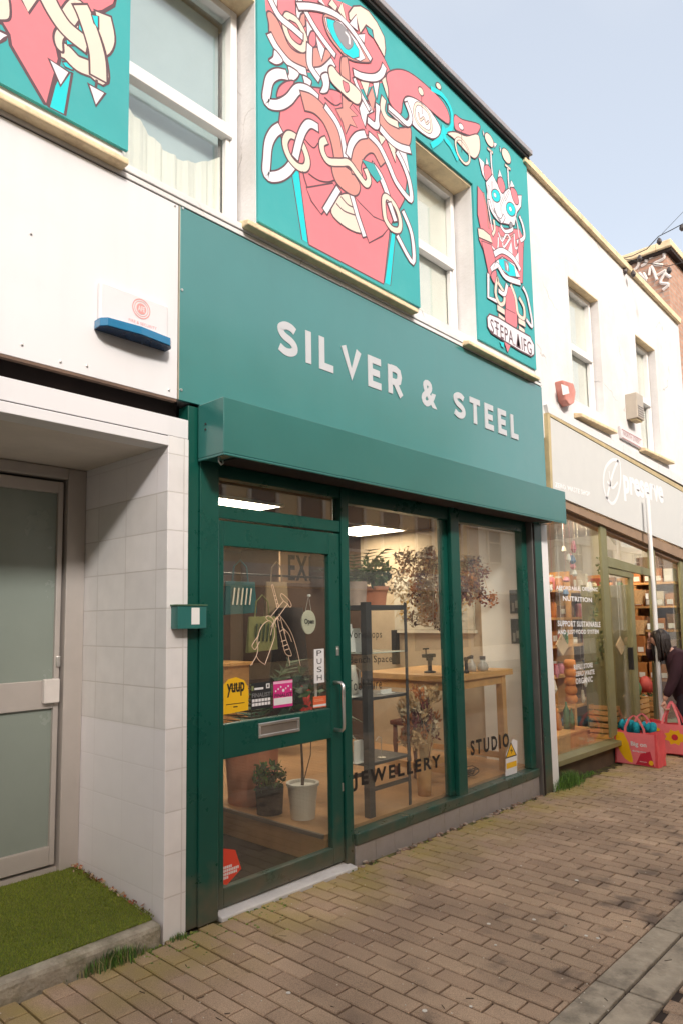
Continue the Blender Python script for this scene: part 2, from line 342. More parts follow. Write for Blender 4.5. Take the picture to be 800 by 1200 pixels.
# ================================================================== THE GROUND
def paver_mat():
    m = bpy.data.materials.new('concrete block pavers'); m.use_nodes = True; n = m.node_tree; p = n.nodes['Principled BSDF']
    g = n.nodes.new('ShaderNodeNewGeometry'); pos = g.outputs['Position']; sx = n.nodes.new('ShaderNodeSeparateXYZ'); n.links.new(pos, sx.inputs[0])
    rnd = g.outputs['Random Per Island']
    cr = n.nodes.new('ShaderNodeValToRGB'); n.links.new(rnd, cr.inputs[0]); el = cr.color_ramp.elements
    el[0].position = 0; el[0].color = L((.27, .18, .12)); el[1].position = 1; el[1].color = L((.42, .295, .20))
    for p_, c_ in ((.06, (.325, .222, .148)), (.5, (.35, .242, .162)), (.93, (.385, .27, .18))): e_ = el.new(p_); e_.color = L(c_)
    base = cr.outputs[0]
    fine = mask(n, noise(n, pos, 260, 3), .3, .7, .62, 1.35)
    x = n.nodes.new('ShaderNodeMix'); x.data_type = 'RGBA'; x.blend_type = 'MULTIPLY'; x.inputs[0].default_value = 1; n.links.new(base, x.inputs[6]); n.links.new(fine, x.inputs[7])
    big = mask(n, noise(n, pos, 1.7, 6), .3, .75, 1.12, .66)
    x2 = n.nodes.new('ShaderNodeMix'); x2.data_type = 'RGBA'; x2.blend_type = 'MULTIPLY'; x2.inputs[0].default_value = 1; n.links.new(x.outputs[2], x2.inputs[6]); n.links.new(big, x2.inputs[7])
    c = x2.outputs[2]
    # pale grit flecks
    vz = n.nodes.new('ShaderNodeTexVoronoi'); vz.inputs['Scale'].default_value = 120; n.links.new(pos, vz.inputs['Vector'])
    fl = mask(n, vz.outputs['Distance'], .10, .16, .55, 0)
    c = mixc(n, fl, c, L((.5, .43, .34)))
    # dark oily stains by the gutter
    st = mul(n, mask(n, noise(n, pos, 4.5, 6), .54, .66), mask(n, sx.outputs[1], -.75, -1.5, 0, 1))
    c = mixc(n, mul(n, st, .72), c, L((.05, .035, .03)))
    # moss along the shop fronts
    near = mask(n, sx.outputs[1], -.6, -.02, 0, 1)
    ms = mul(n, near, mask(n, noise(n, pos, 3.3, 6), .36, .62)); c = mixc(n, mul(n, ms, .85), c, L((.30, .235, .05)))
    n.links.new(c, p.inputs['Base Color']); p.inputs['Roughness'].default_value = .85
    b = n.nodes.new('ShaderNodeBump'); b.inputs['Strength'].default_value = .5; b.inputs['Distance'].default_value = .003
    n.links.new(noise(n, pos, 180, 4), b.inputs['Height']); n.links.new(b.outputs[0], p.inputs['Normal'])
    return m
def joint_mat():
    m = bpy.data.materials.new('paver joint sand'); m.use_nodes = True; n = m.node_tree; p = n.nodes['Principled BSDF']
    g = n.nodes.new('ShaderNodeNewGeometry'); pos = g.outputs['Position']; sx = n.nodes.new('ShaderNodeSeparateXYZ'); n.links.new(pos, sx.inputs[0])
    ms = mul(n, mask(n, sx.outputs[1], -.8, -.05), mask(n, noise(n, pos, 5, 6), .42, .58))
    c = mixc(n, ms, L((.035, .023, .016)), L((.12, .11, .03)))
    n.links.new(c, p.inputs['Base Color']); p.inputs['Roughness'].default_value = 1; return m
pav = paver_mat(); jm = joint_mat()
def sloped(mb, x0, x1, y0, y1, dz, m=0):
    mb.face([(x0, y0, gz(x0)+dz), (x1, y0, gz(x1)+dz), (x1, y1, gz(x1)+dz), (x0, y1, gz(x0)+dz)], m)
g = MB(); X0, X1 = -60., 80.
sloped(g, -8, 16, -3.3, .14, -.015)
tag(g.build('pavement_bed', jm), kind='structure')
# the block pavers: running bond, long side square to the shops
bk = MB()
def brick(x0, x1, y0, y1):
    c = .005; j = .0045; x0 += j; x1 -= j; y0 += j; y1 -= j
    t = random.gauss(0, .0012); ta = random.gauss(0, .006); tb = random.gauss(0, .004); mx, my = (x0+x1)/2, (y0+y1)/2
    if random.random() < .02: t -= .004
    zz = lambda x, y: gz(x)+t+(x-mx)*ta+(y-my)*tb
    b = len(bk.v); e = lambda: random.uniform(-.0012, .0012)
    o = [(x0+e(), y0+e()), (x1+e(), y0+e()), (x1+e(), y1+e()), (x0+e(), y1+e())]; i = [(x0+c, y0+c), (x1-c, y0+c), (x1-c, y1-c), (x0+c, y1-c)]
    bk.v.extend([(x, y, zz(x, y)-.03) for x, y in o]+[(x, y, zz(x, y)-c*.8) for x, y in o]+[(x, y, zz(x, y)) for x, y in i])
    for k in range(4):
        k2 = (k+1) % 4; bk.f.append((b+k, b+k2, b+4+k2, b+4+k)); bk.f.append((b+4+k, b+4+k2, b+8+k2, b+8+k)); bk.m.extend([0, 0])
    bk.f.append((b+8, b+9, b+10, b+11)); bk.m.append(0)
GY0, GY1 = -1.66, -1.94
def fill(y0, y1, xa, xb):
    x = xa; r = 0
    while x < xb:
        y = y1+(.1 if r % 2 else 0)-.03
        while y > y0+.02:
            a = max(y-.2, y0); bb = min(y, y1)
            if bb-a > .03: brick(x, x+.1, a, bb)
            y -= .2
        x += .1; r += 1
fill(GY0, .0, .3, 13.5); fill(-3.2, GY1, .3, 8)
tag(bk.build('pavement', pav, origin=(0, 0, 0)), kind='structure')
# slabs that close the pavement outside the modelled blocks, and the kerb
slabm = mat('grey paving concrete', (.23, .19, .16), .9, var=.2, scale=5, bump=.3)
g = MB(); sloped(g, X0, .3, -3.2, -.0, -.002); sloped(g, 13.5, X1, -3.2, 0, -.002); sloped(g, 8, 13.5, -3.2, GY1, -.002)
tag(g.build('pavement_slabs', slabm), kind='structure')
g = MB(); x = -2.0
gutm = mat('drain channel concrete', (.36, .30, .225), .9, var=.3, scale=9, bump=.6, bscale=60, dirt=(.05, .04, .03), dirt_amt=.75, dirt_scale=5)
while x < 13:
    ln = .72
    for ya, yb in ((GY0-.004, GY0-.128), (GY0-.142, GY1+.004)):
        a, b_ = x+.005, x+ln-.005
        g.hexa([(a, yb, gz(a)-.04), (b_, yb, gz(b_)-.04), (a, ya, gz(a)-.04), (b_, ya, gz(b_)-.04), (a, yb, gz(a)+.002), (b_, yb, gz(b_)+.002), (a, ya, gz(a)+.002), (b_, ya, gz(b_)+.002)])
    x += ln
tag(g.build('drain_channel', gutm, bevel=.005, origin=(0, 0, 0)), kind='structure')
g = MB()
for i in range(60):
    x = X0+i*2.4
    g.hexa([(x, -3.34, gz(x)-.3), (x+2.39, -3.34, gz(x+2.39)-.3), (x, -3.2, gz(x)-.3), (x+2.39, -3.2, gz(x+2.39)-.3), (x, -3.34, gz(x)), (x+2.39, -3.34, gz(x+2.39)), (x, -3.2, gz(x)), (x+2.39, -3.2, gz(x+2.39))])
tag(g.build('kerb', slabm, bevel=.008, origin=(0, 0, 0)), kind='structure')
g = MB(); sloped(g, X0, X1, -9.2, -3.34, -.12); tag(g.build('road', mat('asphalt', (.05, .048, .046), .9, var=.3, bump=.6, bscale=200)), kind='structure')
g = MB(); sloped(g, X0, X1, -12.2, -9.2, -.0); tag(g.build('far_pavement', slabm), kind='structure')
g = MB(); g.face([(-900, -900, -1.6), (900, -900, -1.6), (900, 900, -1.6), (-900, 900, -1.6)]); tag(g.build('ground', mat('far ground', (.16, .14, .11), .95)), kind='structure')
g = MB(); g.face([(x, y, gz(x)-.125 if y > -40 else -1.5) for x, y in ((X0, -9.2), (X1, -9.2), (X1, -3.3), (X0, -3.3))])

# ================================================================== THE TERRACE WITH THE MURALS
bld = thing('terraced_building', 'white two storey terrace with teal and pink murals above a dark green shop front', 'building', (2.0, .5, 0))
WY = .02
wb = MB()
def wallpiece(x0, x1, z0, z1): wb.box(x0, x1, WY, .38, z0, z1)
O1 = (1.72, 2.62, 3.84, 5.44); O2 = (4.30, 5.15, 3.95, 5.385)
wallpiece(-7, O1[0], 2.75, 6.14); wallpiece(O1[0], O1[1], 2.75, O1[2]); wallpiece(O1[0], O1[1], O1[3], 6.14)
wallpiece(O1[1], O2[0], 2.75, 6.14); wallpiece(O2[0], O2[1], 2.75, O2[2]); wallpiece(O2[0], O2[1], O2[3], 6.14); wallpiece(O2[1], 6.24, 2.75, 6.14)
wb.box(-7, 6.2, .38, 8, 6.0, 6.1); wb.box(-7, 6.2, 7.8, 8, 0, 6.0); wb.box(-7, -6.8, .38, 7.8, 0, 6.0); wb.box(-6.8, 6.2, .38, 7.8, 2.75, 2.8)
wb.box(5.99, 6.2, .12, 7.8, -.1, 2.75)
wb.build('wall', white_wall, bld)
# coping along the roof edge
c = MB()
c.box(-7, 6.24, -.07, .45, 6.185, 6.235, 0); c.box(-7, 6.235, -.035, .42, 6.145, 6.185, 1)  # lower strip is the coping's shadow line, painted black
c.build('coping', [coping_grey, black], bld, bevel=.006)
# cream lintel soffits and sills
def soffit(o):
    b = MB(); b.box(o[0], o[1], WY+.001, .37, o[3]-.012, o[3]-.001); return b.build('lintel', cream, bld)
soffit(O1); soffit(O2)
def window(par, o, gy=.2, sashz=.5, curt=True, drape=False, white=False):
    x0, x1, z0, z1 = o[0]+.02, o[1]-.02, o[2], o[3]-.014
    root = MB(); fw = .05
    root.box(x0, x0+fw, gy-.03, gy+.06, z0, z1); root.box(x1-fw, x1, gy-.03, gy+.06, z0, z1)
    root.box(x0+fw, x1-fw, gy-.03, gy+.06, z1-fw, z1); root.box(x0+fw, x1-fw, gy-.03, gy+.06, z0, z0+fw)
    fr = root.build('window_frame', upvc, par, bevel=.004)
    zm = z0+(z1-z0)*sashz
    s = MB(); s.box(x0+fw-.005, x1-fw+.005, gy-.045, gy+.02, zm-.035, zm+.045); s.box(x0+fw, x0+fw+.03, gy-.02, gy+.02, z0+fw, zm-.036); s.box(x1-fw-.03, x1-fw, gy-.02, gy+.02, z0+fw, zm-.036)
    s.build('sash', upvc, fr, bevel=.004)
    p = MB(); p.box(x0+fw, x1-fw, gy+.022, gy+.028, z0+fw, z1-fw); p.build('pane', pane_up, fr)
    if white:
        bl = MB(); bl.box(x0+fw, x1-fw, gy+.035, gy+.04, z0+fw, z1-fw); bl.build('blind', mat('white roller blind', (.74, .72, .70), .8, var=.06, scale=2), fr); curt = False
    if curt:
        cb = MB(); n = 60; pts = []
        for i in range(n+1):
            u = i/n; pts.append((x0+fw+(x1-x0-2*fw)*u, gy+.075+.010*math.sin(u*44)+.004*math.sin(u*101)))
        for i in range(n):
            a, b = pts[i], pts[i+1]
            ztop = lambda u: (zm-.05-.22*math.sin(u*math.pi*.9)**1.2) if drape else z1-.03
            ta, tb = ztop(i/n), ztop((i+1)/n)
            cb.face([(a[0], a[1], z0+.02), (b[0], b[1], z0+.02), (b[0], b[1], tb), (a[0], a[1], ta)])
        cb.build('curtain', curtain, fr, smooth=True)
    if drape: bl = MB(); bl.box(x0+fw, x1-fw, gy+.10, gy+.105, z0+.1, z1-fw); bl.build('blind', mat('pale blue pane reflection', (.44, .53, .59), .9, var=.1, scale=2), fr)  # flat panel coloured like the sky reflected in the pane, no real blind
    bb = MB(); bb.box(x0, x1, gy+.5, gy+.52, z0, z1); bb.build('room_back', mat('pale room', (.42, .45, .46), .9), fr)
    return fr
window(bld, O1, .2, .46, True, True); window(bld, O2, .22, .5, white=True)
def sill(px, th=.045, par=bld, pr=.07, extra=.035, m=None):
    """px: upper edge of a projecting sill, left and right end"""
    a = W(px[0][0], px[0][1], -pr); b = W(px[1][0], px[1][1], -pr)
    s = MB(); z = (a.z+b.z)/2
    s.hexa([(a.x, -pr, z-th), (b.x, -pr, z-th), (a.x, WY, z-th+.0), (b.x, WY, z-th), (a.x, -pr, z-.012), (b.x, -pr, z-.012), (a.x, WY, z+.012), (b.x, WY, z+.012)])
    return s.build('sill', m or cream, par, bevel=.008)
s = sill([(-10, 102), (152, 180)]); s = sill([(291, 258), (490, 357)]); s = sill([(549, 402), (632, 436)])
# white moulding between the first floor and the fascia boards
s = MB(); s.box(-7, 6.3, -.012, WY, 3.835, 3.875); s.box(-7, 6.31, -.004, WY-.001, 3.803, 3.832)
s.build('moulding', [white_wall], bld, bevel=.004)
s = MB(); s.box(-7, 6.31, .004, WY, 3.797, 3.806); s.build('gap', darkgap, bld)

# ------------------------------------------------------------------ the murals (flat paint on the wall)
PC = {k: mat('mural '+k, v, .75, var=.05, scale=3, dirt=v2, dirt_amt=.18, dirt_scale=5) for k, v, v2 in (
    ('teal', (.045, .36, .375), (.12, .43, .44)), ('pink', (.70, .20, .235), (.70, .26, .29)), ('salmon', (.58, .27, .24), (.6, .32, .28)),
    ('white', (.74, .72, .77), (.7, .66, .7)), ('cream', (.74, .63, .54), (.7, .58, .5)), ('cyan', (.01, .58, .64), (.1, .6, .62)),
    ('line', (.115, .065, .08), (.14, .09, .1)), ('grey', (.25, .25, .28), (.3, .3, .3)), ('deep', (.72, .18, .2), (.7, .25, .25)))}
PK = list(PC); PM = [PC[k] for k in PK]
OR = {0: (0, 0, 4.706), 1: (290, 0, 7.27), 2: (380, 0, 7.27), 3: (290, 110, 7.27), 4: (380, 110, 7.27), 5: (290, 220, 3.81), 6: (450, 60, 7.27), 7: (530, 130, 7.27), 8: (540, 270, 7.06), 9: (0, 0, 1)}
def px_(k, pts): o = OR[k]; return [(o[0]+x/o[2], o[1]+y/o[2]) for x, y in pts]
class Art:
    def __init__(s): s.mb = MB(); s.y = -.0006
    def up(s): s.y -= .00003
    def smooth(s, pts, closed=False, k=5):
        out = []; n = len(pts)
        if n < 3: return pts
        rng = range(n if closed else n-1)
        for i in rng:
            if closed: p0, p1, p2, p3 = pts[(i-1) % n], pts[i], pts[(i+1) % n], pts[(i+2) % n]
            else: p0, p1, p2, p3 = pts[max(i-1, 0)], pts[i], pts[i+1], pts[min(i+2, n-1)]
            for j in range(k):
                t = j/k
                out.append(tuple(.5*((2*p1[d])+(-p0[d]+p2[d])*t+(2*p0[d]-5*p1[d]+4*p2[d]-p3[d])*t*t+(-p0[d]+3*p1[d]-3*p2[d]+p3[d])*t**3) for d in (0, 1)))
        if not closed: out.append(pts[-1])
        return out
    def world(s, pts): return [(W(x, y, 0).x, W(x, y, 0).z) for x, y in pts]
    def ribbon(s, wp, width, col, closed=False):
        m = PK.index(col); n = len(wp); l = []; r = []
        for i in range(n):
            if closed: a, b = wp[(i-1) % n], wp[(i+1) % n]
            else: a, b = wp[max(i-1, 0)], wp[min(i+1, n-1)]
            dx, dz = b[0]-a[0], b[1]-a[1]; d = math.hypot(dx, dz) or 1; nx, nz = -dz/d, dx/d
            l.append((wp[i][0]+nx*width/2, s.y, wp[i][1]+nz*width/2)); r.append((wp[i][0]-nx*width/2, s.y, wp[i][1]-nz*width/2))
        for i in range(n if closed else n-1):
            j = (i+1) % n; s.mb.face([r[i], r[j], l[j], l[i]], m)
        s.up()
    def rope(s, k, pts, width=.056, col='white', closed=False, sm=True, cap=True, lw=.011):
        p = px_(k, pts); p = s.smooth(p, closed) if sm else p; wp = s.world(p)
        wo = list(wp)
        if not closed and cap:
            def ext(a, b, e): d = math.hypot(a[0]-b[0], a[1]-b[1]) or 1; return (a[0]+(a[0]-b[0])/d*e, a[1]+(a[1]-b[1])/d*e)
            wo = [ext(wp[0], wp[1], lw)]+wo+[ext(wp[-1], wp[-2], lw)]
        s.ribbon(wo, width+2*lw, 'line', closed); s.ribbon(wp, width, col, closed)
    def shape(s, k, pts, col, sm=True, line=.012, lc='line'):
        p = px_(k, pts); p = s.smooth(p, True, 4) if sm else p; wp = s.world(p)
        ar = sum(wp[i][0]*wp[(i+1) % len(wp)][1]-wp[(i+1) % len(wp)][0]*wp[i][1] for i in range(len(wp)))
        if ar < 0: wp = wp[::-1]
        s.mb.face([(x, s.y, z) for x, z in wp], PK.index(col)); s.up()
        if line: s.ribbon(wp, line, lc, True)
    def line(s, k, pts, w=.011, col='line', sm=True):
        p = px_(k, pts); p = s.smooth(p) if sm else p; s.ribbon(s.world(p), w, col)
    def oval(s, k, c, rx, ry, col, tilt=0., line=.01):
        pts = []
        for i in range(16):
            a = 2*math.pi*i/16; x, y = rx*math.cos(a), ry*math.sin(a); pts.append((c[0]+x*math.cos(tilt)-y*math.sin(tilt), c[1]+x*math.sin(tilt)+y*math.cos(tilt)))
        s.shape(k, pts, col, False, line)
# --- large mural with the L-shaped strip over the window
A = Art()
zt, zb, xr = 6.143, 3.955, 6.232
LEFTX = 2.625
outline = [(LEFTX, zb), (4.292, zb), (4.292, 5.395), (5.155, 5.395), (5.155, zb), (xr, zb), (xr, zt), (LEFTX, zt)]
A.mb.prism(outline, 0.0, WY-.001, 0)
A.shape(9, [(330, 112), (326, 150), (333, 172), (347, 205), (352, 222), (362, 287), (449, 333), (457, 265), (473, 235), (478, 200), (470, 160), (456, 140), (430, 118), (390, 105), (350, 100)], 'pink', False)
A.shape(9, [(341, 198), (350, 198), (361, 285), (354, 281)], 'cyan', False, .008)
A.shape(9, [(458, 272), (463, 275), (457, 335), (450, 331)], 'cyan', False, .008)
# top-left mass of the head
A.shape(1, [(150, 0), (160, 120), (175, 200), (230, 330), (300, 450), (400, 560), (520, 620), (640, 600), (740, 520), (740, 0)], 'pink', False, 0)
A.shape(2, [(-270, -10), (60, -10), (150, 20), (230, 60), (330, 180), (440, 340), (500, 480), (560, 610), (530, 640), (500, 700), (330, 760), (200, 760), (60, 700), (0, 560), (-120, 400)], 'pink', False, 0)
A.line(2, [(440, 340), (500, 480), (560, 610)])
A.shape(1, [(165, 110), (200, 100), (255, 165), (300, 260), (345, 370), (400, 430), (470, 450), (560, 400), (700, 430), (705, 500), (650, 565), (560, 600), (480, 590), (380, 540), (260, 420), (190, 300), (180, 200)], 'salmon')
A.shape(1, [(185, -10), (255, -10), (255, 80), (225, 60)], 'white', False)
A.shape(1, [(410, -10), (470, -10), (490, 100), (455, 120), (430, 190), (412, 110)], 'white', False)
A.shape(1, [(455, 125), (490, 110), (495, 220), (470, 240), (440, 180)], 'salmon', False)
A.shape(1, [(500, 170), (560, 260), (530, 330), (505, 300)], 'white', False)
A.shape(1, [(545, 265), (580, 290), (580, 390), (540, 400), (520, 330)], 'pink')
A.shape(1, [(580, 300), (660, 420), (632, 525), (600, 420)], 'white', False)
A.rope(1, [(185, 290), (250, 410), (370, 550), (500, 615)], .05)
A.rope(1, [(575, 620), (650, 605), (730, 530)], .055)
A.rope(1, [(335, 140), (318, 230), (365, 345), (450, 415), (488, 390), (485, 300), (430, 190), (380, 150)], .042, 'cream', True)
A.rope(1, [(190, -10), (270, 140), (380, 235), (470, 315)], .045)
A.rope(1, [(530, 385), (528, 540), (560, 610), (610, 680)], .05)
A.rope(1, [(440, -10), (550, 200), (650, 350), (745, 475)], .042)
# teeth-like spikes on the lower left of the head
A.shape(1, [(230, 420), (305, 520), (250, 555), (180, 515), (215, 480)], 'white')
A.shape(1, [(345, 560), (440, 625), (400, 690), (330, 680), (350, 620)], 'white')
A.shape(1, [(470, 640), (545, 690), (520, 760), (460, 775), (480, 710)], 'white')
A.shape(1, [(625, 640), (680, 620), (700, 710), (680, 790), (615, 790), (640, 720)], 'white')
# open links on the left
A.shape(1, [(250, 830), (270, 740), (340, 690), (400, 700), (330, 800)], 'pink')
A.rope(1, [(335, 640), (260, 630), (195, 670), (170, 760), (165, 870), (260, 895), (350, 850), (430, 760), (520, 770), (600, 840)], .06)
A.rope(3, [(280, 290), (225, 330), (180, 420), (165, 560), (165, 690), (250, 705), (330, 665), (385, 600)], .06)
A.rope(3, [(350, 350), (318, 420), (350, 530), (420, 615), (490, 630), (510, 560), (470, 440), (410, 370)], .045, 'cream', True)
A.rope(3, [(405, 545), (440, 400), (480, 300), (530, 255), (600, 290)], .052)
A.line(3, [(470, 660), (500, 770), (570, 940)]); A.line(3, [(520, 680), (600, 735), (680, 752), (745, 735)])
A.line(3, [(480, 380), (560, 460), (600, 420)], .009)
# collar and fan in the lower middle
A.shape(5, [(262, 0), (285, 60), (330, 120), (405, 20), (380, -20)], 'pink', False)
A.shape(5, [(470, 30), (500, 130), (540, 247), (600, 215), (640, 165), (560, 130), (500, 70)], 'pink', False)
A.shape(5, [(400, 40), (372, 112), (440, 180), (512, 200), (480, 100), (455, 30)], 'cream')
A.line(5, [(395, 70), (430, 105), (485, 125)]); A.line(5, [(415, 40), (445, 75), (475, 90)])
A.rope(5, [(405, 5), (345, 105)], .045, sm=False); A.rope(5, [(462, 30), (490, 130), (520, 218)], .04, sm=False)
# salmon tongue ribbons
A.rope(3, [(470, 60), (560, 90), (660, 190), (730, 330), (770, 470), (790, 600)], .118, 'salmon')
A.shape(4, [(60, 620), (110, 600), (190, 630), (250, 690), (300, 780), (290, 850), (245, 870), (160, 820), (90, 740)], 'salmon')
A.rope(4, [(275, 690), (260, 590), (290, 490), (360, 430), (430, 460), (500, 590)], .115, 'salmon')
A.rope(4, [(5, 105), (100, 240), (150, 370), (180, 560)], .045); A.rope(4, [(200, 530), (225, 430), (280, 360), (345, 345)], .05)
A.rope(3, [(670, 395), (632, 420), (640, 500), (690, 575), (790, 585), (860, 590), (930, 680), (1000, 770), (1030, 730), (1000, 640)], .046, 'cream')
# star and mouth
A.shape(4, [(60, 20), (150, 60), (300, 100), (330, 290), (250, 320), (190, 390), (150, 260), (90, 130)], 'pink', False, .0)
A.shape(4, [(145, 10), (200, 60), (240, 75), (210, 120), (280, 190), (225, 195), (275, 290), (215, 265), (180, 345), (150, 240), (95, 130), (150, 120)], 'salmon', False)
A.line(4, [(0, 30), (90, 100), (140, 80)]); A.line(4, [(240, 100), (300, 180), (350, 300)], .009)
A.shape(4, [(290, 120), (330, 30), (420, 150), (360, 180), (345, 285), (310, 210)], 'white', False)
A.rope(2, [(250, 670), (300, 790), (380, 940)], .03)
A.shape(2, [(300, 690), (380, 705), (355, 825)], 'cream', False); A.shape(2, [(405, 700), (465, 695), (442, 850)], 'white', False); A.shape(2, [(480, 680), (520, 650), (548, 760), (538, 850)], 'cream', False)
A.shape(2, [(360, 830), (400, 740), (430, 850), (410, 960)], 'salmon', False)
A.rope(4, [(450, 95), (452, 190), (435, 275), (365, 225)], .05)
# right tangle
A.shape(4, [(480, 120), (470, 280), (590, 400), (715, 450), (728, 290), (640, 290), (540, 240)], 'salmon')
A.shape(4, [(440, 330), (520, 380), (480, 440)], 'cream', False)
A.shape(4, [(520, 380), (600, 470), (600, 590)], 'cream', False); A.shape(4, [(610, 480), (690, 500), (720, 680)], 'white', False)
A.rope(4, [(470, 295), (560, 400), (640, 455), (725, 480)], .052)
A.rope(4, [(375, 350), (460, 440), (540, 600), (610, 760), (728, 905), (720, 760), (670, 610), (612, 495)], .045)
A.rope(4, [(400, 605), (470, 700), (530, 850), (548, 930), (580, 1020), (600, 1080)], .052)
A.rope(4, [(505, 1010), (500, 900), (530, 880), (600, 960), (640, 1080), (630, 1160), (570, 1150), (520, 1080)], .04, 'cream', True)
A.rope(4, [(548, 930), (575, 1010), (600, 1085)], .045)
A.rope(5, [(690, 105), (730, 210), (735, 335), (665, 215)], .038)
A.rope(4, [(500, 40), (490, 130), (530, 215), (620, 265)], .05, 'cream'); A.rope(4, [(535, 125), (610, 195), (690, 255), (732, 200), (700, 90), (680, 40)], .05)
A.shape(9, [(423, 187), (437, 192), (446, 210), (441, 214), (434, 205)], 'teal', False, .006)
# the eye
A.shape(2, [(-10, 130), (90, 130), (200, 220), (310, 370), (395, 515), (330, 535), (200, 505), (80, 380), (10, 260)], 'salmon')
A.shape(2, [(0, 150), (30, 150), (140, 190), (270, 350), (345, 500), (300, 525), (190, 480), (80, 350), (20, 250)], 'white', False, .008)
A.shape(2, [(15, 155), (80, 175), (190, 260), (290, 430), (290, 490), (240, 505), (160, 455), (70, 330), (25, 230)], 'cyan', False, .008)
A.shape(2, [(80, 195), (130, 200), (210, 290), (240, 380), (195, 425), (140, 370), (90, 270)], 'grey', True, .004)
A.line(2, [(172, 275), (205, 320), (208, 380)], .018, 'white')
A.rope(2, [(-230, 55), (-100, 60), (30, 95), (140, 160), (260, 300), (390, 510)], .042)
A.shape(2, [(110, 90), (145, 20), (185, 180)], 'cream', False); A.shape(2, [(30, 40), (60, -10), (110, 60), (95, 100)], 'cream', False); A.shape(2, [(-60, 10), (-30, -10), (10, 60)], 'white', False)
A.shape(2, [(200, 110), (240, 55), (300, 52), (370, 95), (440, 190), (505, 320), (515, 420), (505, 490), (450, 390), (415, 330), (405, 260), (350, 215), (300, 290), (280, 210), (265, 130), (235, 190), (205, 165)], 'cream', False)
A.shape(2, [(345, 225), (395, 250), (415, 330), (370, 290)], 'teal', False, .008)
A.shape(2, [(205, 200), (265, 125), (280, 270)], 'white', False); A.shape(2, [(275, 295), (340, 290), (335, 375)], 'white', False)
A.shape(2, [(130, 600), (135, 500), (160, 485), (195, 510), (210, 720), (150, 680)], 'salmon')
A.shape(2, [(35, 570), (70, 565), (130, 640), (250, 730), (305, 800), (300, 880), (250, 885), (130, 780), (55, 700), (30, 620)], 'cream')
A.shape(2, [(150, 690), (170, 700), (200, 720), (205, 770), (180, 790), (160, 750)], 'pink', True, .008)
A.rope(2, [(245, 620), (320, 655), (420, 665), (480, 630), (505, 565)], .048)
# arm, glove and fin over the small window
A.shape(6, [(10, 210), (60, 165), (150, 160), (250, 210), (370, 310), (480, 420), (540, 530), (545, 620), (480, 585), (380, 500), (290, 425), (200, 385), (155, 420), (130, 540), (40, 440), (30, 330)], 'pink')
A.rope(6, [(390, 320), (480, 370), (545, 460), (572, 560), (560, 660), (490, 690)], .045, 'cyan', lw=.001)
A.rope(6, [(500, 640), (480, 740), (395, 810)], .05, 'cyan', lw=.001); A.rope(6, [(500, 650), (510, 740), (560, 810), (620, 930)], .05, 'cyan', lw=.001)
A.shape(6, [(160, 420), (205, 388), (290, 425), (385, 510), (475, 672), (400, 750), (235, 630), (215, 520)], 'white')
A.rope(6, [(260, 460), (300, 455), (370, 530), (395, 650), (370, 690), (290, 630), (250, 540)], .02, 'cream', True, lw=.006)
A.rope(6, [(285, 530), (300, 590), (330, 570), (350, 620), (370, 600)], .012, 'cream', lw=.006)
A.rope(6, [(30, 480), (110, 550), (190, 620), (220, 560), (180, 440)], .04)
A.shape(6, [(590, 545), (660, 585), (800, 625), (795, 690), (740, 722), (650, 695), (595, 660)], 'pink')
A.shape(6, [(530, 700), (600, 690), (690, 725), (790, 712), (808, 840), (770, 915), (710, 880), (600, 760)], 'cream')
A.rope(6, [(600, 770), (640, 750), (700, 830), (720, 930), (680, 960), (620, 880)], .02, 'cream', True, lw=.006)
A.line(6, [(650, 680), (655, 860)], .008); A.line(6, [(310, 380), (315, 540)], .008)
A.oval(6, (305, 345), 20, 42, 'cream', -.4); A.oval(6, (455, 300), 18, 34, 'cream', -.5); A.oval(6, (647, 645), 18, 34, 'white', -.5)
# --- the creatures on the narrow right part
A.oval(7, (305, 250), 28, 68, 'cream', -.45); A.oval(7, (450, 385), 30, 72, 'cream', -.4)
A.shape(7, [(245, 160), (262, 190), (258, 220)], 'white', False, .008); A.shape(7, [(345, 270), (370, 285), (350, 320)], 'white', False, .008); A.shape(7, [(392, 300), (405, 330), (400, 360)], 'white', False, .008)
A.rope(7, [(290, 320), (335, 360)], .02, 'cream', sm=False, lw=.007); A.rope(7, [(440, 460), (485, 500)], .02, 'cream', sm=False, lw=.007)
A.rope(7, [(318, 350), (325, 480), (345, 620)], .02, lw=.007); A.rope(7, [(462, 490), (470, 620), (485, 740)], .02, lw=.007)
A.shape(7, [(205, 640), (250, 700), (275, 800), (310, 960), (420, 1000), (560, 1010), (600, 1091), (590, 1300), (420, 1360), (300, 1300), (215, 1091), (230, 1000), (205, 880)], 'pink', False)
A.shape(7, [(212, 395), (260, 440), (275, 600), (245, 540)], 'white', False, .01); A.shape(7, [(280, 400), (300, 460), (275, 460)], 'white', False, .008)
A.shape(7, [(262, 470), (300, 470), (325, 540), (285, 600), (262, 540)], 'pink')
A.shape(7, [(390, 500), (415, 570), (375, 580)], 'white', False, .008); A.shape(7, [(490, 590), (520, 650), (480, 650)], 'white', False, .008)
A.shape(7, [(275, 610), (330, 540), (360, 600), (420, 700), (470, 660), (520, 720), (580, 720), (575, 820), (540, 870), (520, 980), (420, 960), (340, 900), (300, 800)], 'white', False)
for q_ in ([(300, 640), (290, 760), (310, 900), (340, 1060)], [(330, 610), (325, 700), (345, 830)], [(520, 880), (545, 980), (560, 1085)], [(430, 640), (425, 740), (400, 820), (420, 900)], [(470, 690), (440, 760)]): A.rope(7, q_, .016, 'white', lw=.005)
for q_ in ([(255, 700), (285, 850), (300, 1000)], [(380, 1000), (400, 1070), (470, 1080), (520, 1050)], [(460, 1040), (440, 1085)]): A.rope(7, q_, .014, 'salmon', lw=.005)
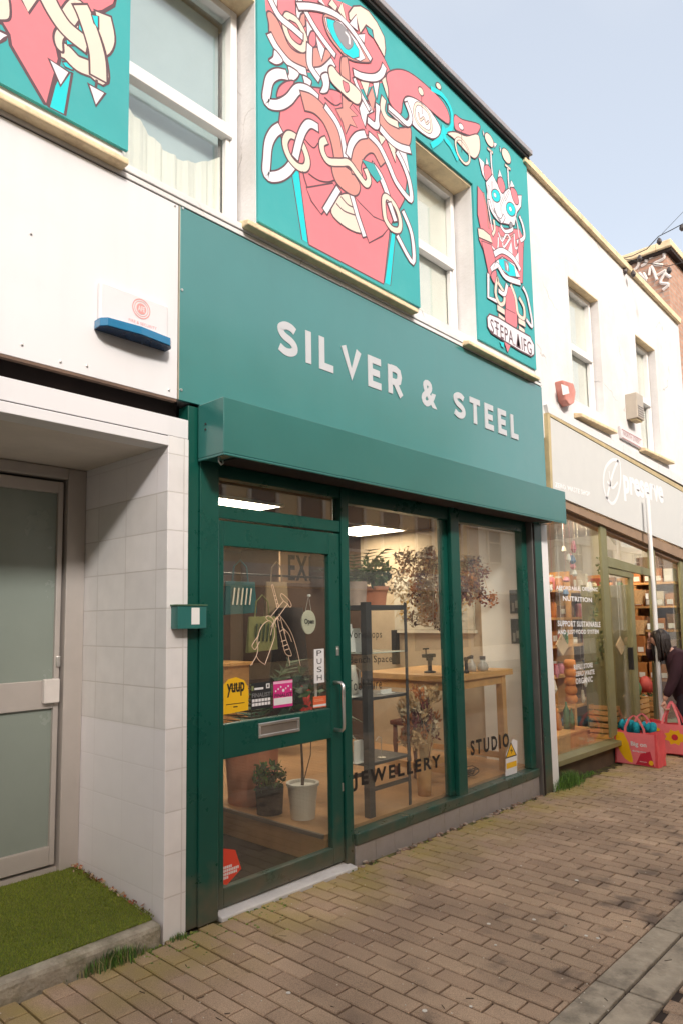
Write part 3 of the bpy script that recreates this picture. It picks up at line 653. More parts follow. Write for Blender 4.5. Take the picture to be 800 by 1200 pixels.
for q_ in ([(240, 130), (290, 170), (300, 60)], [(330, 60), (345, 140), (400, 60)], [(430, 30), (440, 150), (480, 120)], [(300, 20), (330, 90), (370, 30), (400, 80)]): A.rope(8, q_, .02, 'white', lw=.006)
A.shape(7, [(375, 580), (410, 570), (440, 660), (415, 705), (380, 640)], 'pink'); A.shape(7, [(485, 655), (530, 680), (555, 780), (530, 800), (500, 740)], 'pink')
A.oval(7, (360, 725), 36, 58, 'cyan', -.3); A.oval(7, (487, 840), 38, 62, 'cyan', -.3); A.oval(7, (352, 720), 10, 22, 'white', -.3, .004); A.oval(7, (483, 838), 10, 22, 'white', -.3, .004)
A.rope(7, [(300, 760), (330, 860), (400, 940), (430, 900)], .035, lw=.008); A.rope(7, [(345, 840), (370, 900), (400, 950)], .02, 'grey', lw=.004)
A.rope(7, [(400, 980), (440, 1030), (500, 1010), (480, 960)], .03, lw=.008); A.oval(7, (488, 975), 14, 26, 'grey', 0, .006)
A.rope(7, [(560, 900), (590, 980), (600, 1080), (540, 1120)], .035, lw=.008); A.rope(7, [(340, 930), (350, 1010), (330, 1060)], .03, 'cream', lw=.008)
A.shape(7, [(205, 1000), (250, 1010), (310, 1060), (330, 1130), (215, 1080)], 'cream', False)
A.shape(8, [(160, 90), (240, 120), (275, 250), (250, 400), (220, 370), (195, 250)], 'pink', False)
A.shape(8, [(470, 60), (505, 150), (500, 440), (460, 430), (455, 200)], 'pink', False)
A.shape(8, [(405, 90), (420, 220), (370, 190)], 'white', False, .008); A.shape(8, [(465, 180), (470, 300), (420, 250)], 'white', False, .008)
A.shape(8, [(270, 260), (330, 220), (430, 280), (480, 390), (400, 390), (310, 320)], 'white', False)
A.shape(8, [(300, 240), (350, 235), (430, 300), (445, 385), (390, 380), (310, 300)], 'cyan', False, .007)
A.shape(8, [(345, 250), (380, 265), (390, 345), (355, 330)], 'grey', False, .005); A.shape(8, [(360, 265), (380, 300), (375, 350)], 'white', False, .003)
A.rope(8, [(265, 200), (330, 170), (420, 230), (480, 330)], .05, lw=.008); A.rope(8, [(240, 330), (290, 290), (360, 390), (480, 435)], .05, lw=.008)
A.shape(8, [(250, 340), (275, 265), (300, 310)], 'white', False, .008)
A.shape(8, [(235, 370), (275, 330), (285, 400), (265, 440)], 'pink')
A.shape(8, [(365, 470), (430, 520), (455, 790), (400, 800), (355, 740), (360, 600)], 'pink'); A.line(8, [(360, 650), (440, 690)], .008)
A.rope(8, [(215, 360), (215, 555), (290, 590)], .035, lw=.008, sm=False)
A.rope(8, [(290, 400), (275, 520), (310, 610), (345, 600), (345, 520), (300, 440)], .035, 'cream', True, lw=.008); A.rope(8, [(370, 450), (350, 530), (300, 500)], .04, lw=.008)
A.rope(8, [(500, 470), (540, 560), (580, 790), (530, 740)], .035, lw=.008); A.rope(8, [(400, 450), (440, 560), (460, 690), (510, 730), (510, 640), (470, 560)], .038, 'cream', lw=.008)
A.rope(8, [(290, 640), (350, 680)], .05, 'cream', lw=.007, sm=False); A.rope(8, [(300, 710), (350, 750)], .05, 'cream', lw=.007, sm=False); A.rope(8, [(465, 750), (520, 780)], .05, 'cream', lw=.007, sm=False); A.rope(8, [(470, 810), (515, 845)], .05, 'cream', lw=.007, sm=False)
A.shape(8, [(345, 920), (400, 950), (375, 1015)], 'pink', False); A.shape(8, [(310, 920), (345, 930), (345, 975), (325, 965)], 'cyan', False, .004)
A.shape(8, [(205, 720), (225, 695), (300, 725), (420, 800), (560, 880), (595, 950), (595, 1030), (570, 1045), (480, 1000), (350, 920), (240, 850), (210, 800)], 'white', False, .016)
p0 = W(540+232/7.06, 270+790/7.06); p1 = W(540+572/7.06, 270+985/7.06)
text(A.mb, 'SŦEPA.ΔIFG', p0.x, p1.x, p0.z-.065, p0.z+.075, A.y-.0005, PK.index('line'), bold=.006, space=1.1, depth=.0004, slope=0.0)
# trim anything that runs past the board's top or left edge
mu = A.mb
for i, v in enumerate(mu.v):
    mu.v[i] = (min(max(v[0], LEFTX), xr), v[1], min(max(v[2], zb), zt))
tag(mu.build('mural', PM, bld), 'teal mural of a one-eyed pink figure tangled in white ropes')
# --- left mural
B = Art(); lx = W(150.5, 175).x
B.mb.prism([(-.6, 3.955), (lx, 3.955), (lx, 6.143), (-.6, 6.143)], 0.0, WY-.001, 0)
B.shape(0, [(-200, -60), (180, -60), (330, -40), (660, -40), (630, 30), (570, 65), (500, 75), (440, 100), (370, 120), (300, 190), (330, 330), (300, 440), (265, 580), (250, 575), (60, 250), (50, 190), (15, 130), (-60, 100), (-200, 100)], 'pink', False, .018)
B.shape(0, [(150, -40), (240, -40), (160, 75), (110, -20)], 'cream', False); B.shape(0, [(-60, -40), (40, -40), (60, 90), (20, 115), (-60, 90)], 'cream')
B.shape(0, [(-40, 150), (45, 190), (30, 215), (-40, 260)], 'white', False, .016)
B.shape(0, [(300, 470), (330, 400), (400, 400), (360, 635), (270, 590)], 'cyan', False, .014); B.shape(0, [(345, 340), (400, 340), (405, 390), (360, 370)], 'cyan', False, .01)
B.rope(0, [(570, 80), (590, 200), (540, 260), (420, 180)], .085, 'cream')
B.rope(0, [(370, 110), (430, 40), (480, 110), (540, 270), (560, 420), (500, 380), (430, 350), (370, 290), (335, 270)], .075, 'cream')
B.shape(0, [(440, 130), (470, 200), (480, 250), (370, 250), (365, 215), (430, 170)], 'cyan', False, .01)
B.shape(0, [(296, 205), (312, 155), (365, 128), (395, 170), (352, 225), (350, 290), (312, 262)], 'cream')
B.rope(0, [(250, -40), (300, 60), (370, 160), (480, 250)], .085, 'cream')
B.rope(0, [(445, 30), (480, 110), (535, 290), (545, 430)], .085, 'cream')
B.shape(0, [(505, 80), (545, 90), (545, 160), (520, 130)], 'cyan', False, .01)
B.shape(0, [(270, 325), (385, 400), (335, 475)], 'white', False, .016); B.shape(0, [(488, 462), (582, 515), (530, 585)], 'white', False, .016); B.line(0, [(535, 440), (530, 480)], .014)
mu = B.mb
for i, v in enumerate(mu.v): mu.v[i] = (min(max(v[0], -.6), lx), v[1], min(max(v[2], 3.955), 6.143))
tag(mu.build('mural', PM, bld), 'left mural of cream knots and white triangles on teal')

# ------------------------------------------------------------------ left unit: white board, lintel, recessed porch
s = MB(); s.box(-7, 2.052, .0, WY, 2.712, 3.796); s.build('fascia_board', panel_white, bld, bevel=.002)
s = MB(); s.box(-7, 2.05, .002, .03, 2.698, 2.711); s.build('board_edge', rust, bld)
s = MB()
for px, py in ((36.5, 274), (26, 404), (71, 424), (102, 429), (198, 457), (205, 241)):
    q = W(px, py); s.lathe([(.006, 0), (.006, .004), (.003, .006)], (0, 0, 0), 8)
    for i in range(len(s.v)-24, len(s.v)): v = s.v[i]; s.v[i] = (q.x+v[0], -.001-v[2], q.z+v[1])
    s.build('screw', steel, bld); s = MB()
s = MB(); s.box(-7, 2.13, .12, .14, 2.56, 2.75); s.box(-7, 2.1, .02, .12, 2.738, 2.75); s.build('recess_lining', darkgap, bld)
s = MB(); s.box(-7, 2.125, .0, .12, 2.508, 2.612); s.box(-7, 2.0, -.006, .12, 2.452, 2.502); s.build('lintel_board', panel_white, bld, bevel=.003)
s = MB(); s.box(-7, 2.0, .004, .9, 2.50, 2.51); s.build('lintel_gap', darkgap, bld)
s = MB(); s.box(-1.2, 2.0, .12, .97, 2.455, 2.49); s.build('porch_ceiling', mat('porch ceiling paint', (.66, .60, .55), .8, var=.08), bld)
def tile_extra(n, g, sx, out):
    z = sx.outputs[2]; x = sx.outputs[0]
    hi = mask(n, z, 2.215, 2.22); lo = mask(n, z, 1.02, 1.0)
    side = mask(n, x, 2.004, 2.002)
    a = n.nodes.new('ShaderNodeMath'); a.operation = 'MAXIMUM'; n.links.new(hi, a.inputs[0]); n.links.new(lo, a.inputs[1])
    return mixc(n, mul(n, mul(n, a.outputs[0], side), .6), out, L((.86, .84, .88)))
tiles = brickmat('white wall tiles', (.76, .74, .73), (.70, .68, .67), (.60, .57, .55), .3, .2, .0035, 'sz', off=0, rough=.35, bumpd=.002, extra=tile_extra, var=.06)
s = MB(); s.box(2.0, 2.128, .0, 1.0, -.05, 2.507); s.build('tiled_pier', tiles, bld, bevel=.002)
s = MB(); s.box(-1.2, -.9, 0, 1.0, -.05, 2.455); s.build('porch_wall', tiles, bld)
# concrete step
s = MB(); zf, zr = .112, .178
s.hexa([(-.9, -.015, -.1), (1.985, -.015, -.1), (-.9, .95, -.1), (1.985, .95, -.1), (-.9, -.015, zf+.012), (1.985, -.015, zf), (-.9, .95, zr+.0), (1.985, .95, zr)])
st = s.build('step', concrete, bld, bevel=.022)
# aluminium entrance door
dY = .88
s = MB(); s.box(1.885, 1.998, dY-.03, dY+.1, .15, 2.45); s.box(-.9, 1.884, dY-.03, dY+.1, 2.385, 2.45); s.build('door_frame', alu, bld, bevel=.004)
s = MB(); s.box(-.9, 1.884, dY+.0, dY+.05, .17, .2); s.build('threshold', alu, bld)
a0, a1 = .93, 1.872; gx = W(66, 700, dY).x; zg0 = W(54, 993, dY).z; zmid0, zmid1 = W(70, 829, dY).z, W(70, 796, dY).z; ztop = W(60, 577, dY).z
d = MB(); d.box(gx, a1, dY, dY+.05, .215, 2.37); d.box(a0, a0+.075, dY, dY+.05, .215, 2.37); d.box(a0+.075, gx, dY, dY+.05, ztop, 2.37); d.box(a0+.075, gx, dY, dY+.05, .215, zg0); d.box(a0+.075, gx, dY, dY+.05, zmid0, zmid1)
dr = d.build('door', alu, bld, bevel=.004); tag(dr, 'beige aluminium entrance door with frosted glass')
frost = mat('frosted grey green glass', (.22, .255, .225), .22, var=.06, scale=2)
d = MB(); d.box(a0+.07, gx+.004, dY+.02, dY+.03, zg0-.01, zmid0+.01); d.box(a0+.07, gx+.004, dY+.02, dY+.03, zmid1-.01, ztop+.01); d.build('glass', frost, dr)
h = MB(); q0, q1 = W(52, 825, dY-.035), W(71, 795, dY-.035); h.box(q0.x, q1.x, dY-.035, dY, q0.z, q1.z); h.build('handle', mat('pale lock cover', (.62, .58, .55), .4), dr, bevel=.006)
h = MB(); q = W(68, 775, dY); h.box(q.x-.012, q.x+.012, dY-.012, dY, q.z-.03, q.z+.03); h.build('lock', steel, dr, bevel=.004)
d = MB(); d.box(-.9, .92, dY, dY+.05, .215, 2.37); d.build('side_panel', frost, bld)
d = MB(); d.box(-1.2, 2.0, 1.02, 1.04, 0, 2.5); d.build('hall_wall', mat('hall dark', (.1, .11, .1), .9), bld)

# ------------------------------------------------------------------ green shop front
s = MB(); s.box(2.131, 2.205, .012, .1, gz(2.1), 2.70, 0); s.box(2.205, 2.33, .0, .1, gz(2.2), 2.70, 0)
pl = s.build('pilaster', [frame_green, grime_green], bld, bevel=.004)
s = MB(); s.box(6.02, 6.158, .0, .12, gz(6)-.02, 2.70, 0); s.box(5.955, 5.972, -.005, .12, gz(6)-.02, 2.42, 1); s.box(5.972, 6.02, .045, .12, gz(6)-.02, 2.42, 2); s.box(6.0, 6.02, -.0, .045, gz(6)-.02, 2.42, 2)
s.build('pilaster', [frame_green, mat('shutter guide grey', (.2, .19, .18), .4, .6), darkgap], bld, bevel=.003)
s = MB(); s.box(6.16, 6.285, .0, .12, gz(6)-.05, 2.73); s.build('pilaster', upvc, bld, bevel=.004)
# plinth, sill, frame
s = MB()
xx = 3.44
while xx < 5.93:
    x2 = min(xx+.20, 5.95); s.box(xx+.001, x2-.001, .03, .12, gz(xx)-.05, .108); xx = x2
s.build('plinth', plinth_grey, bld, bevel=.0015)
FY = .055
def fbox(x0, x1, z0, z1, y0=FY, y1=.12, nm='window_frame', m=frame_green, bv=.005, par=bld):
    b = MB(); b.box(x0, x1, y0, y1, z0, z1); return b.build(nm, m, par, bevel=bv)
m_l = W(519, 900, .08).x; m_r = W(541, 925, .08).x
gl2 = (3.445, m_l+.03, .185, 2.315); gl3 = (m_r, 5.86, .185, 2.315)
fr = MB()
fr.box(3.37, 3.442, .04, .12, gz(3.4)-.01, 2.42); fr.box(4.59, 4.775, FY+.015, .12, .19, 2.32); fr.box(4.655, 4.775, .03, FY+.015, .11, 2.42); fr.box(5.86, 5.953, .05, .12, .185, 2.42)
fr.box(3.443, 5.952, .02, .12, .112, .182); fr.box(3.443, 4.654, .05, .12, 2.318, 2.42); fr.box(4.776, 5.859, .05, .12, 2.318, 2.42)
fr.box(2.332, 3.369, .05, .12, 2.115, 2.19); fr.box(2.332, 3.369, .05, .12, 2.345, 2.42); fr.box(2.332, 2.372, .05, .12, gz(2.3), 2.114)
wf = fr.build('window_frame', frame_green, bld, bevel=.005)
p = MB(); p.box(3.442, 4.592, .085, .091, .18, 2.32); pn2 = p.build('pane', pane, wf)
p = MB(); p.box(4.774, 5.862, .085, .091, .18, 2.32); pn3 = p.build('pane', pane, wf)
p = MB(); p.box(2.37, 3.37, .085, .091, 2.188, 2.347); p.build('pane', pane, wf)
s = MB(); s.box(2.2, 6.02, -.2, .05, 2.421, 2.43); s.box(2.2, 6.02, .02, .12, 2.43, 2.74); s.build('shutter_slot', darkgap, bld)
s = MB(); a = Gd(258, 1078, .02); s.hexa([(2.34, -.02, 0.0), (3.40, -.02, -.02), (2.34, .1, 0.0), (3.40, .1, -.02), (2.34, -.02, .026), (3.40, -.02, .008), (2.34, .1, .034), (3.40, .1, .02)])
s.build('threshold', mat('worn white threshold', (.62, .60, .58), .7, var=.2, dirt=(.25, .22, .18), dirt_amt=.5, dirt_scale=12), bld, bevel=.006)
# the green door
d = MB(); y0, y1 = .055, .1
d.box(2.374, 2.408, y0, y1, .035, 2.105); d.box(3.262, 3.364, y0, y1, .035, 2.105)
d.box(2.408, 3.262, y0, y1, 1.962, 2.105); d.box(2.408, 3.262, y0, y1, .80, .985); d.box(2.408, 3.262, y0, y1, .035, .135)
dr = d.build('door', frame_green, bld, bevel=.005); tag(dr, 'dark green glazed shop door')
p = MB(); p.box(2.40, 3.27, .075, .081, .98, 1.968); p.build('pane', pane, dr)
p = MB(); p.box(2.40, 3.27, .075, .081, .13, .805); p.build('pane', pane, dr)
q0, q1 = W(384, 801, 0.0), W(384, 860, 0.0)
hx = 3.292
h = MB(); h.tube([(hx, .056, q0.z-.005), (hx, -.005, q0.z-.005), (hx, -.02, q0.z-.02), (hx, -.022, q0.z-.05), (hx, -.022, q1.z+.05), (hx, -.02, q1.z+.02), (hx, -.005, q1.z+.005), (hx, .056, q1.z+.005)], .0115, 12); h.build('handle', steel, dr, smooth=True)
h = MB(); q0, q1 = W(303, 868, .05), W(351, 846, .05)
h.box(q0.x, q1.x, .045, .054, q0.z+.012, q0.z+.030); h.box(q0.x, q1.x, .045, .054, q0.z+.077, q0.z+.095); h.box(q0.x, q0.x+.018, .045, .054, q0.z+.030, q0.z+.077); h.box(q1.x-.018, q1.x, .045, .054, q0.z+.030, q0.z+.077)
lb = h.build('letterbox', steel, dr, bevel=.003); h = MB(); h.box(q0.x+.018, q1.x-.018, .0535, .0548, q0.z+.03, q0.z+.077); h.build('flap', mat('dim brass flap', (.35, .31, .27), .35, .7), lb)
h = MB(); q = W(391, 763, .05); h.box(3.315, 3.338, .05, .056, q.z-.03, q.z+.03); h.tube([(3.326, .056, q.z+.01), (3.326, .044, q.z+.01)], .008, 10); h.build('lock', steel, dr)
h = MB(); h.box(3.35, 3.362, .052, .056, .46, .51); h.build('latch_plate', steel, dr)
# interior pull behind the glass
h = MB(); h.tube([(3.235, .1, 1.22), (3.20, .13, 1.20), (3.20, .13, 1.02), (3.235, .1, 1.0)], .009, 8); h.build('inner_handle', mat('pale handle', (.7, .65, .6), .4), dr, smooth=True)

# the green roller shutter box
sb = thing('shutter_box', 'long green metal roller shutter box under the fascia sign', 'shutter box', (4.2, -.1, 2.4))
s = MB(); b = [(2.186, -.222), (6.24, -.222)]
s.box(2.186, 6.24, -.222, -.002, 2.41, 2.706); s.box(2.186, 6.24, -.222, -.208, 2.397, 2.41); s.box(2.186, 2.2, -.207, -.002, 2.397, 2.41)
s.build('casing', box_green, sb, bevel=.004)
s = MB(); s.box(2.3, 5.9, -.19, -.03, 2.402, 2.411, 0); s.box(6.0, 6.06, -.16, -.06, 2.396, 2.411, 1); s.build('slot_plate', [darkgap, steel], sb)
s = MB(); s.tube([(2.235, -.12, 2.41), (2.235, -.12, 2.385), (2.25, -.12, 2.37), (2.262, -.12, 2.38), (2.262, -.12, 2.395)], .005, 8); s.build('hook', steel, sb, smooth=True)
for z in (2.56, 2.59): s = MB(); s.tube([(2.186, -.07, z), (2.182, -.07, z)], .006, 8); s.build('screw', darkgap, sb)

# the main sign
sg = thing('shop_sign', 'teal green fascia sign with white letters reading SILVER & STEEL', 'sign', (4.2, 0, 2.71))
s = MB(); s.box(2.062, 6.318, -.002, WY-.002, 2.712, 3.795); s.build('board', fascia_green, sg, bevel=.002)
s = MB(); s.box(2.054, 2.061, -.003, WY, 2.712, 3.796); s.build('edge_trim', mat('aluminium trim', (.5, .45, .35), .4, .6), sg)
s = MB(); l0, l1 = W(324, 415).x, W(606, 513).x
# bold geometric letters drawn as strokes
def glyphs(mb, txt, x0, x1, z0, H, Y, sw, m=0):
    G = {'S': (0.62, [[(.55, .80), (.42, .88), (.24, .885), (.1, .79), (.1, .67), (.2, .56), (.42, .47), (.53, .36), (.53, .22), (.4, .125), (.22, .115), (.05, .2)]]),
         'I': (.17, [[(.085, 0), (.085, 1)]]), 'L': (.52, [[(.085, 1), (.085, .085), (.5, .085)]]), 'V': (.74, [[(.07, 1), (.37, .14), (.67, 1)]]),
         'E': (.56, [[(.54, .915), (.085, .915), (.085, .085), (.54, .085)], [(.085, .5), (.48, .5)]]),
         'R': (.64, [[(.085, 0), (.085, 1)], [(.12, .90), (.34, .90), (.47, .84), (.51, .68), (.47, .51), (.34, .44), (.12, .44)], [(.30, .42), (.57, 0)]]),
         'T': (.62, [[(0, .915), (.62, .915)], [(.31, .87), (.31, 0)]]),
         '&': (.78, [[(.76, .03), (.20, .66), (.19, .84), (.30, .94), (.42, .92), (.48, .80), (.42, .66), (.16, .44), (.09, .28), (.16, .10), (.32, .05), (.50, .14), (.62, .30), (.70, .50)]]),
         ' ': (.32, [])}
    tot = sum(G[c][0] for c in txt)+.30*(len(txt)-1); sc = (x1-x0)/tot; x = x0; yy = Y
    for c in txt:
        wd, strokes = G[c]
        if c == '&': text(mb, '&', x, x+wd*sc, z0, z0+H, Y, m, .035, 1, .006); strokes = []
        for st in strokes:
            pts = st
            if c in 'S&': pts = Art.smooth(None, st, False, 5)
            P = [(x+a*sc, z0+b*H) for a, b in pts]
            n = len(P); l = []; r = []
            for i in range(n):
                d1 = Vector((P[i][0]-P[i-1][0], P[i][1]-P[i-1][1])).normalized() if i else None
                d2 = Vector((P[i+1][0]-P[i][0], P[i+1][1]-P[i][1])).normalized() if i < n-1 else None
                dd = (d1+d2).normalized() if d1 and d2 else (d1 or d2)
                k = 1.0/max(.62, dd.dot(d1)) if d1 else 1.0
                nv = Vector((-dd.y, dd.x))*sw/2*k
                l.append((P[i][0]+nv.x, P[i][1]+nv.y)); r.append((P[i][0]-nv.x, P[i][1]-nv.y))
            for i in range(n-1): mb.prism([r[i], r[i+1], l[i+1], l[i]], yy, Y+.004, m)
            yy -= .0004
        x += (wd+.30)*sc
glyphs(s, 'SILVER & STEEL', l0+.01, l1, 3.168, .215, -.005, .050)
s.build('lettering', letter_grey, sg)
s = MB()
for px, py in ((212, 457), (211, 339), (213, 244), (640, 575), (633, 452)):
    q = W(px, py); s.tube([(max(q.x, 2.075), -.002, q.z), (max(q.x, 2.075), -.007, q.z)], .007, 8)
    s.build('screw', steel, sg); s = MB()

# ================================================================== INSIDE THE JEWELLERY SHOP
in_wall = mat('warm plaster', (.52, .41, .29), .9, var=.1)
in_dark = mat('dimmed interior brown', (.085, .05, .035), .9, var=.15)  # wall colour darkened to dim the back of the shop
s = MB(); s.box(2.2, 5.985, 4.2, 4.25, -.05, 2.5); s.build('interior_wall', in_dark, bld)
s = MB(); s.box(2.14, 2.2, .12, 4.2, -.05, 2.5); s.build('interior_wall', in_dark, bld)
s = MB(); s.box(5.975, 5.989, .55, 2.1, .18, 2.5); s.build('interior_wall', in_wall, bld)
s = MB(); s.box(5.975, 5.989, 2.1, 4.2, .18, 2.5); s.build('interior_wall', in_dark, bld)  # deeper half of the side wall, dimness put into its colour
s = MB(); s.box(5.955, 5.988, .122, .56, .2, 2.5); s.build('white_return', mat('white return wall', (.88, .86, .83), .7, var=.04, dirt=(.6, .5, .4), dirt_amt=.15), bld)
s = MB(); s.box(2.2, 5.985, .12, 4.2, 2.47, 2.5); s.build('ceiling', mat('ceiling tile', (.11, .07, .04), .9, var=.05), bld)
s = MB(); s.box(2.2, 3.25, .12, 4.2, -.03, .02); s.build('doormat_floor', mat('dark coir mat', (.016, .010, .009), 1, var=.4, scale=60, bump=.5, bscale=200), bld)
s = MB(); s.box(3.252, 5.98, .125, 4.2, .0, .2, 0); s.build('platform', ply, bld)
s = MB(); s.box(3.238, 3.258, .125, 4.2, .178, .203, 0); s.build('edge_strip', mat('grey edge strip', (.16, .14, .13), .5), bld)
lamp = emis('ceiling panel glow', (1.0, .84, .64), 8.5)
proto = None
for i, (x0, x1, y0, y1, lab) in enumerate(((5.15, 5.78, 1.32, 1.95, 'square ceiling light panel seen through the left display window'), (3.13, 3.76, 1.04, 1.65, 'square ceiling light panel seen through the pane over the door'), (4.72, 5.35, 2.95, 3.58, 'farther ceiling light panel seen at the top of the door glass'))):
    t = thing('ceiling_light', lab, 'ceiling light', ((x0+x1)/2, (y0+y1)/2, 2.45), 'ceiling light panels in the jewellery shop')
    s = MB(); s.box(x0, x1, y0, y1, 2.452, 2.456); s.build('diffuser', lamp, t)
    s = MB()
    for a in ((x0-.02, x0, y0-.02, y1+.02), (x1, x1+.02, y0-.02, y1+.02), (x0, x1, y0-.02, y0), (x0, x1, y1, y1+.02)): s.box(*a, 2.448, 2.469)
    s.build('frame', upvc, t)

def leaves(mb, c, rad, n, size, m=0, flat=1.0, up=0.0, mr=1):
    c = Vector(c)
    for i in range(n):
        while True:
            p = Vector((random.uniform(-1, 1), random.uniform(-1, 1), random.uniform(-1, 1)))
            if p.length < 1: break
        p = c+Vector((p.x*rad[0], p.y*rad[1], p.z*rad[2])); s = size*random.uniform(.5, 1.3)
        d = Vector((random.gauss(0, 1), random.gauss(0, 1), random.gauss(up, 1))).normalized(); u = d.cross(Vector((random.gauss(0, 1), random.gauss(0, 1), random.gauss(0, 1)))).normalized()
        mb.face([p, p+d*s*.5+u*s*.28, p+d*s, p+d*s*.5-u*s*.28], m+random.randrange(mr))
def pot(name, lab, c, r, h, m, taper=.78, lip=.0, group='plant pots in the jewellery shop', plant=None, rim=None):
    t = thing(name, lab, 'plant pot', (c[0], c[1], c[2]), group)
    s = MB(); rb = r*taper
    pr = [(rb, 0), (rb+(r-rb)*.5, h*.5), (r, h-lip)]
    if lip: pr += [(r+.008, h-lip), (r+.01, h)]
    else: pr += [(r, h)]
    pr += [(r-.012, h), (r-.016, h-.02)]
    s.lathe(pr, c, 28); s.build('pot', m, t, smooth=False, bevel=.0)
    s = MB(); s.lathe([(r-.016, h-.035), (r-.018, h-.022)], c, 20); s.build('soil', soil, t)
    if plant: plant(t, c[0], c[1], c[2]+h-.02)
    return t
def bushy(rad, n, size, mats, zc=.08, stems=8):
    def f(t, x, y, z):
        s = MB(); leaves(s, (x, y, z+zc), rad, n, size, 0, mr=len(mats), up=.5); s.build('foliage', mats, t)
        s = MB()
        for k in range(stems): s.tube([(x, y, z), (x+random.uniform(-.5, .5)*rad[0], y+random.uniform(-.5, .5)*rad[1], z+zc)], .003, 5)
        s.build('stem', leaf_d, t)
    return f
def palm(nf, ln, mats, wid=.02, droop=.5, az=None):
    def f(t, x, y, z):
        s = MB()
        for k in range(nf):
            a = random.uniform(0, 2*math.pi) if az is None else random.uniform(*az); e = random.uniform(.5, 1.3); l = ln*random.uniform(.7, 1.1)
            p = Vector((x, y, z)); d = Vector((math.cos(a)*math.cos(e), math.sin(a)*math.cos(e), math.sin(e))); pts = [p.copy()]
            for j in range(8): p = p+d*l/8; d = (d+Vector((0, 0, -droop*.22))).normalized(); pts.append(p.copy())
            s.tube(pts, .003, 4, random.randrange(len(mats)))
            for j in range(2, 9):
                for sd in (-1, 1):
                    q = pts[j]; dr = (pts[j]-pts[j-1]).normalized(); sdv = dr.cross(Vector((0, 0, 1))).normalized()*sd
                    tip = q+(dr*.6+sdv*.8-Vector((0, 0, .25)))*l*.28; w2 = sdv.cross(dr)*.0+dr*wid*.5
                    s.face([q-w2, q+w2, tip], random.randrange(len(mats)))
        s.build('fronds', mats, t)
    return f
terra = mat('terracotta', (.60, .22, .12), .75, var=.1, scale=10); wpot = mat('white ribbed pot', (.74, .70, .64), .5, var=.03); bpot = mat('black woven pot', (.03, .025, .03), .8, var=.4, scale=60, bump=.6, bscale=90)
pot('plant_pot', 'large terracotta planter standing behind the door glass on the platform', (3.50, 1.10, .2), .205, .43, terra, .86, plant=palm(12, .75, [leaf_d, mat('palm green', (.04, .08, .03), .5)], .03, .55))
pot('plant_pot', 'dark pot with a small leafy plant between the terracotta and white pots', (3.37, .76, .2), .10, .18, bpot, .9, plant=bushy((.12, .12, .11), 260, .045, [leaf_g, leaf_d, mat('bright leaf', (.10, .2, .05), .5)], .09))
def twig(t, x, y, z):
    s = MB(); s.tube([(x, y, z), (x+.01, y+.01, z+.12), (x, y+.02, z+.5)], [.012, .009, .006], 6); s.tube([(x, y, z), (x+.05, y-.03, z+.2), (x+.04, y-.05, z+.35), (x-.04, y-.03, z+.42)], .0035, 5); s.build('stem', mat('brown stem', (.1, .06, .04), .8), t)
    s = MB(); leaves(s, (x, y, z+.62), (.14, .14, .16), 90, .09, mr=2); s.build('foliage', [leaf_d, leaf_g], t)
pot('plant_pot', 'white ribbed plant pot with a bare stem behind the door', (3.44, .50, .2), .105, .235, wpot, .78, lip=.02, plant=twig)

# metal shelving unit in the left display window
sh = thing('shelving_unit', 'dark grey metal display shelves behind the left display window', 'shelving unit', (3.93, .33, .2))
gun = mat('dark grey steel', (.07, .07, .075), .45, .3, var=.15)
SX0, SX1, SY0, SY1 = 3.70, 4.17, .125, .50
def post(x, y, sx, w=.05):
    s = MB(); s.box(min(x, x+sx*w), max(x, x+sx*w), y, y+.004, .205, 1.66); s.box(min(x, x+sx*.004), max(x, x+sx*.004), y+.0041, y+w*.8, .205, 1.66)
    for k in range(9): s.tube([(x+sx*.02, y-.001, .3+k*.16), (x+sx*.02, y-.004, .3+k*.16)], .006, 6)
    s.build('leg', gun, sh)
post(SX0, SY0, 1, .06); post(SX1, SY0, -1, .03); post(SX0, SY1-.03, 1, .04); post(SX1, SY1-.03, -1, .03)
for z, nm in ((1.64, 'shelf'), (1.0, 'shelf'), (.56, 'shelf')):
    s = MB(); s.box(SX0+.006, SX1-.005, SY0+.006, SY1, z-.035 if z > 1.5 else z-.02, z); s.build(nm, gun, sh, bevel=.002)
s = MB(); s.box(SX0+.006, SX1-.005, SY0+.01, SY1, 1.300, 1.306); s.build('glass_shelf', mat('glass shelf edge', (.6, .68, .62), .1, var=.02), sh)
for ya in (SY0+.008, SY1-.012):
    s = MB(); s.box(SX0+.006, SX1-.005, ya, ya+.006, .37, .40); s.build('rail', gun, sh)
pot('plant_pot', 'pale stone plant pot on the top shelf, the left one', (3.80, .30, 1.641), .085, .17, mat('pale stone pot', (.52, .38, .32), .85, var=.15, scale=14), .84, plant=palm(16, .34, [leaf_g, leaf_d], .02, .35))
pot('plant_pot', 'orange terracotta pot on the top shelf, right of the pale pot', (4.03, .30, 1.641), .088, .14, terra, .8, lip=.03, plant=bushy((.15, .1, .13), 260, .06, [leaf_g, leaf_d], .1))
s = MB()
for k in range(3):
    x = 3.70+k*.085; s.rbox((x, .28, 1.41-.02*k), (.045, .003, .10-.012*k), Matrix.Rotation(R(-12), 3, 'X'))
tag(s.build('price_card', paper), 'white cards leaning on the glass shelf of the metal unit', 'card')
cardg = 'white jewellery display stands on the metal shelves'
def stand(x, y, z, w_, h_, lab, lean=0):
    t = thing('display_stand', lab, 'display stand', (x, y, z), cardg)
    s = MB(); s.box(x-w_/2, x+w_/2, y-.004, y+.004, z+.004, z+h_); s.build('back_card', paper, t); s = MB(); s.box(x-w_/2-.01, x+w_/2+.01, y-.03, y+.03, z, z+.004); s.build('foot', paper, t)
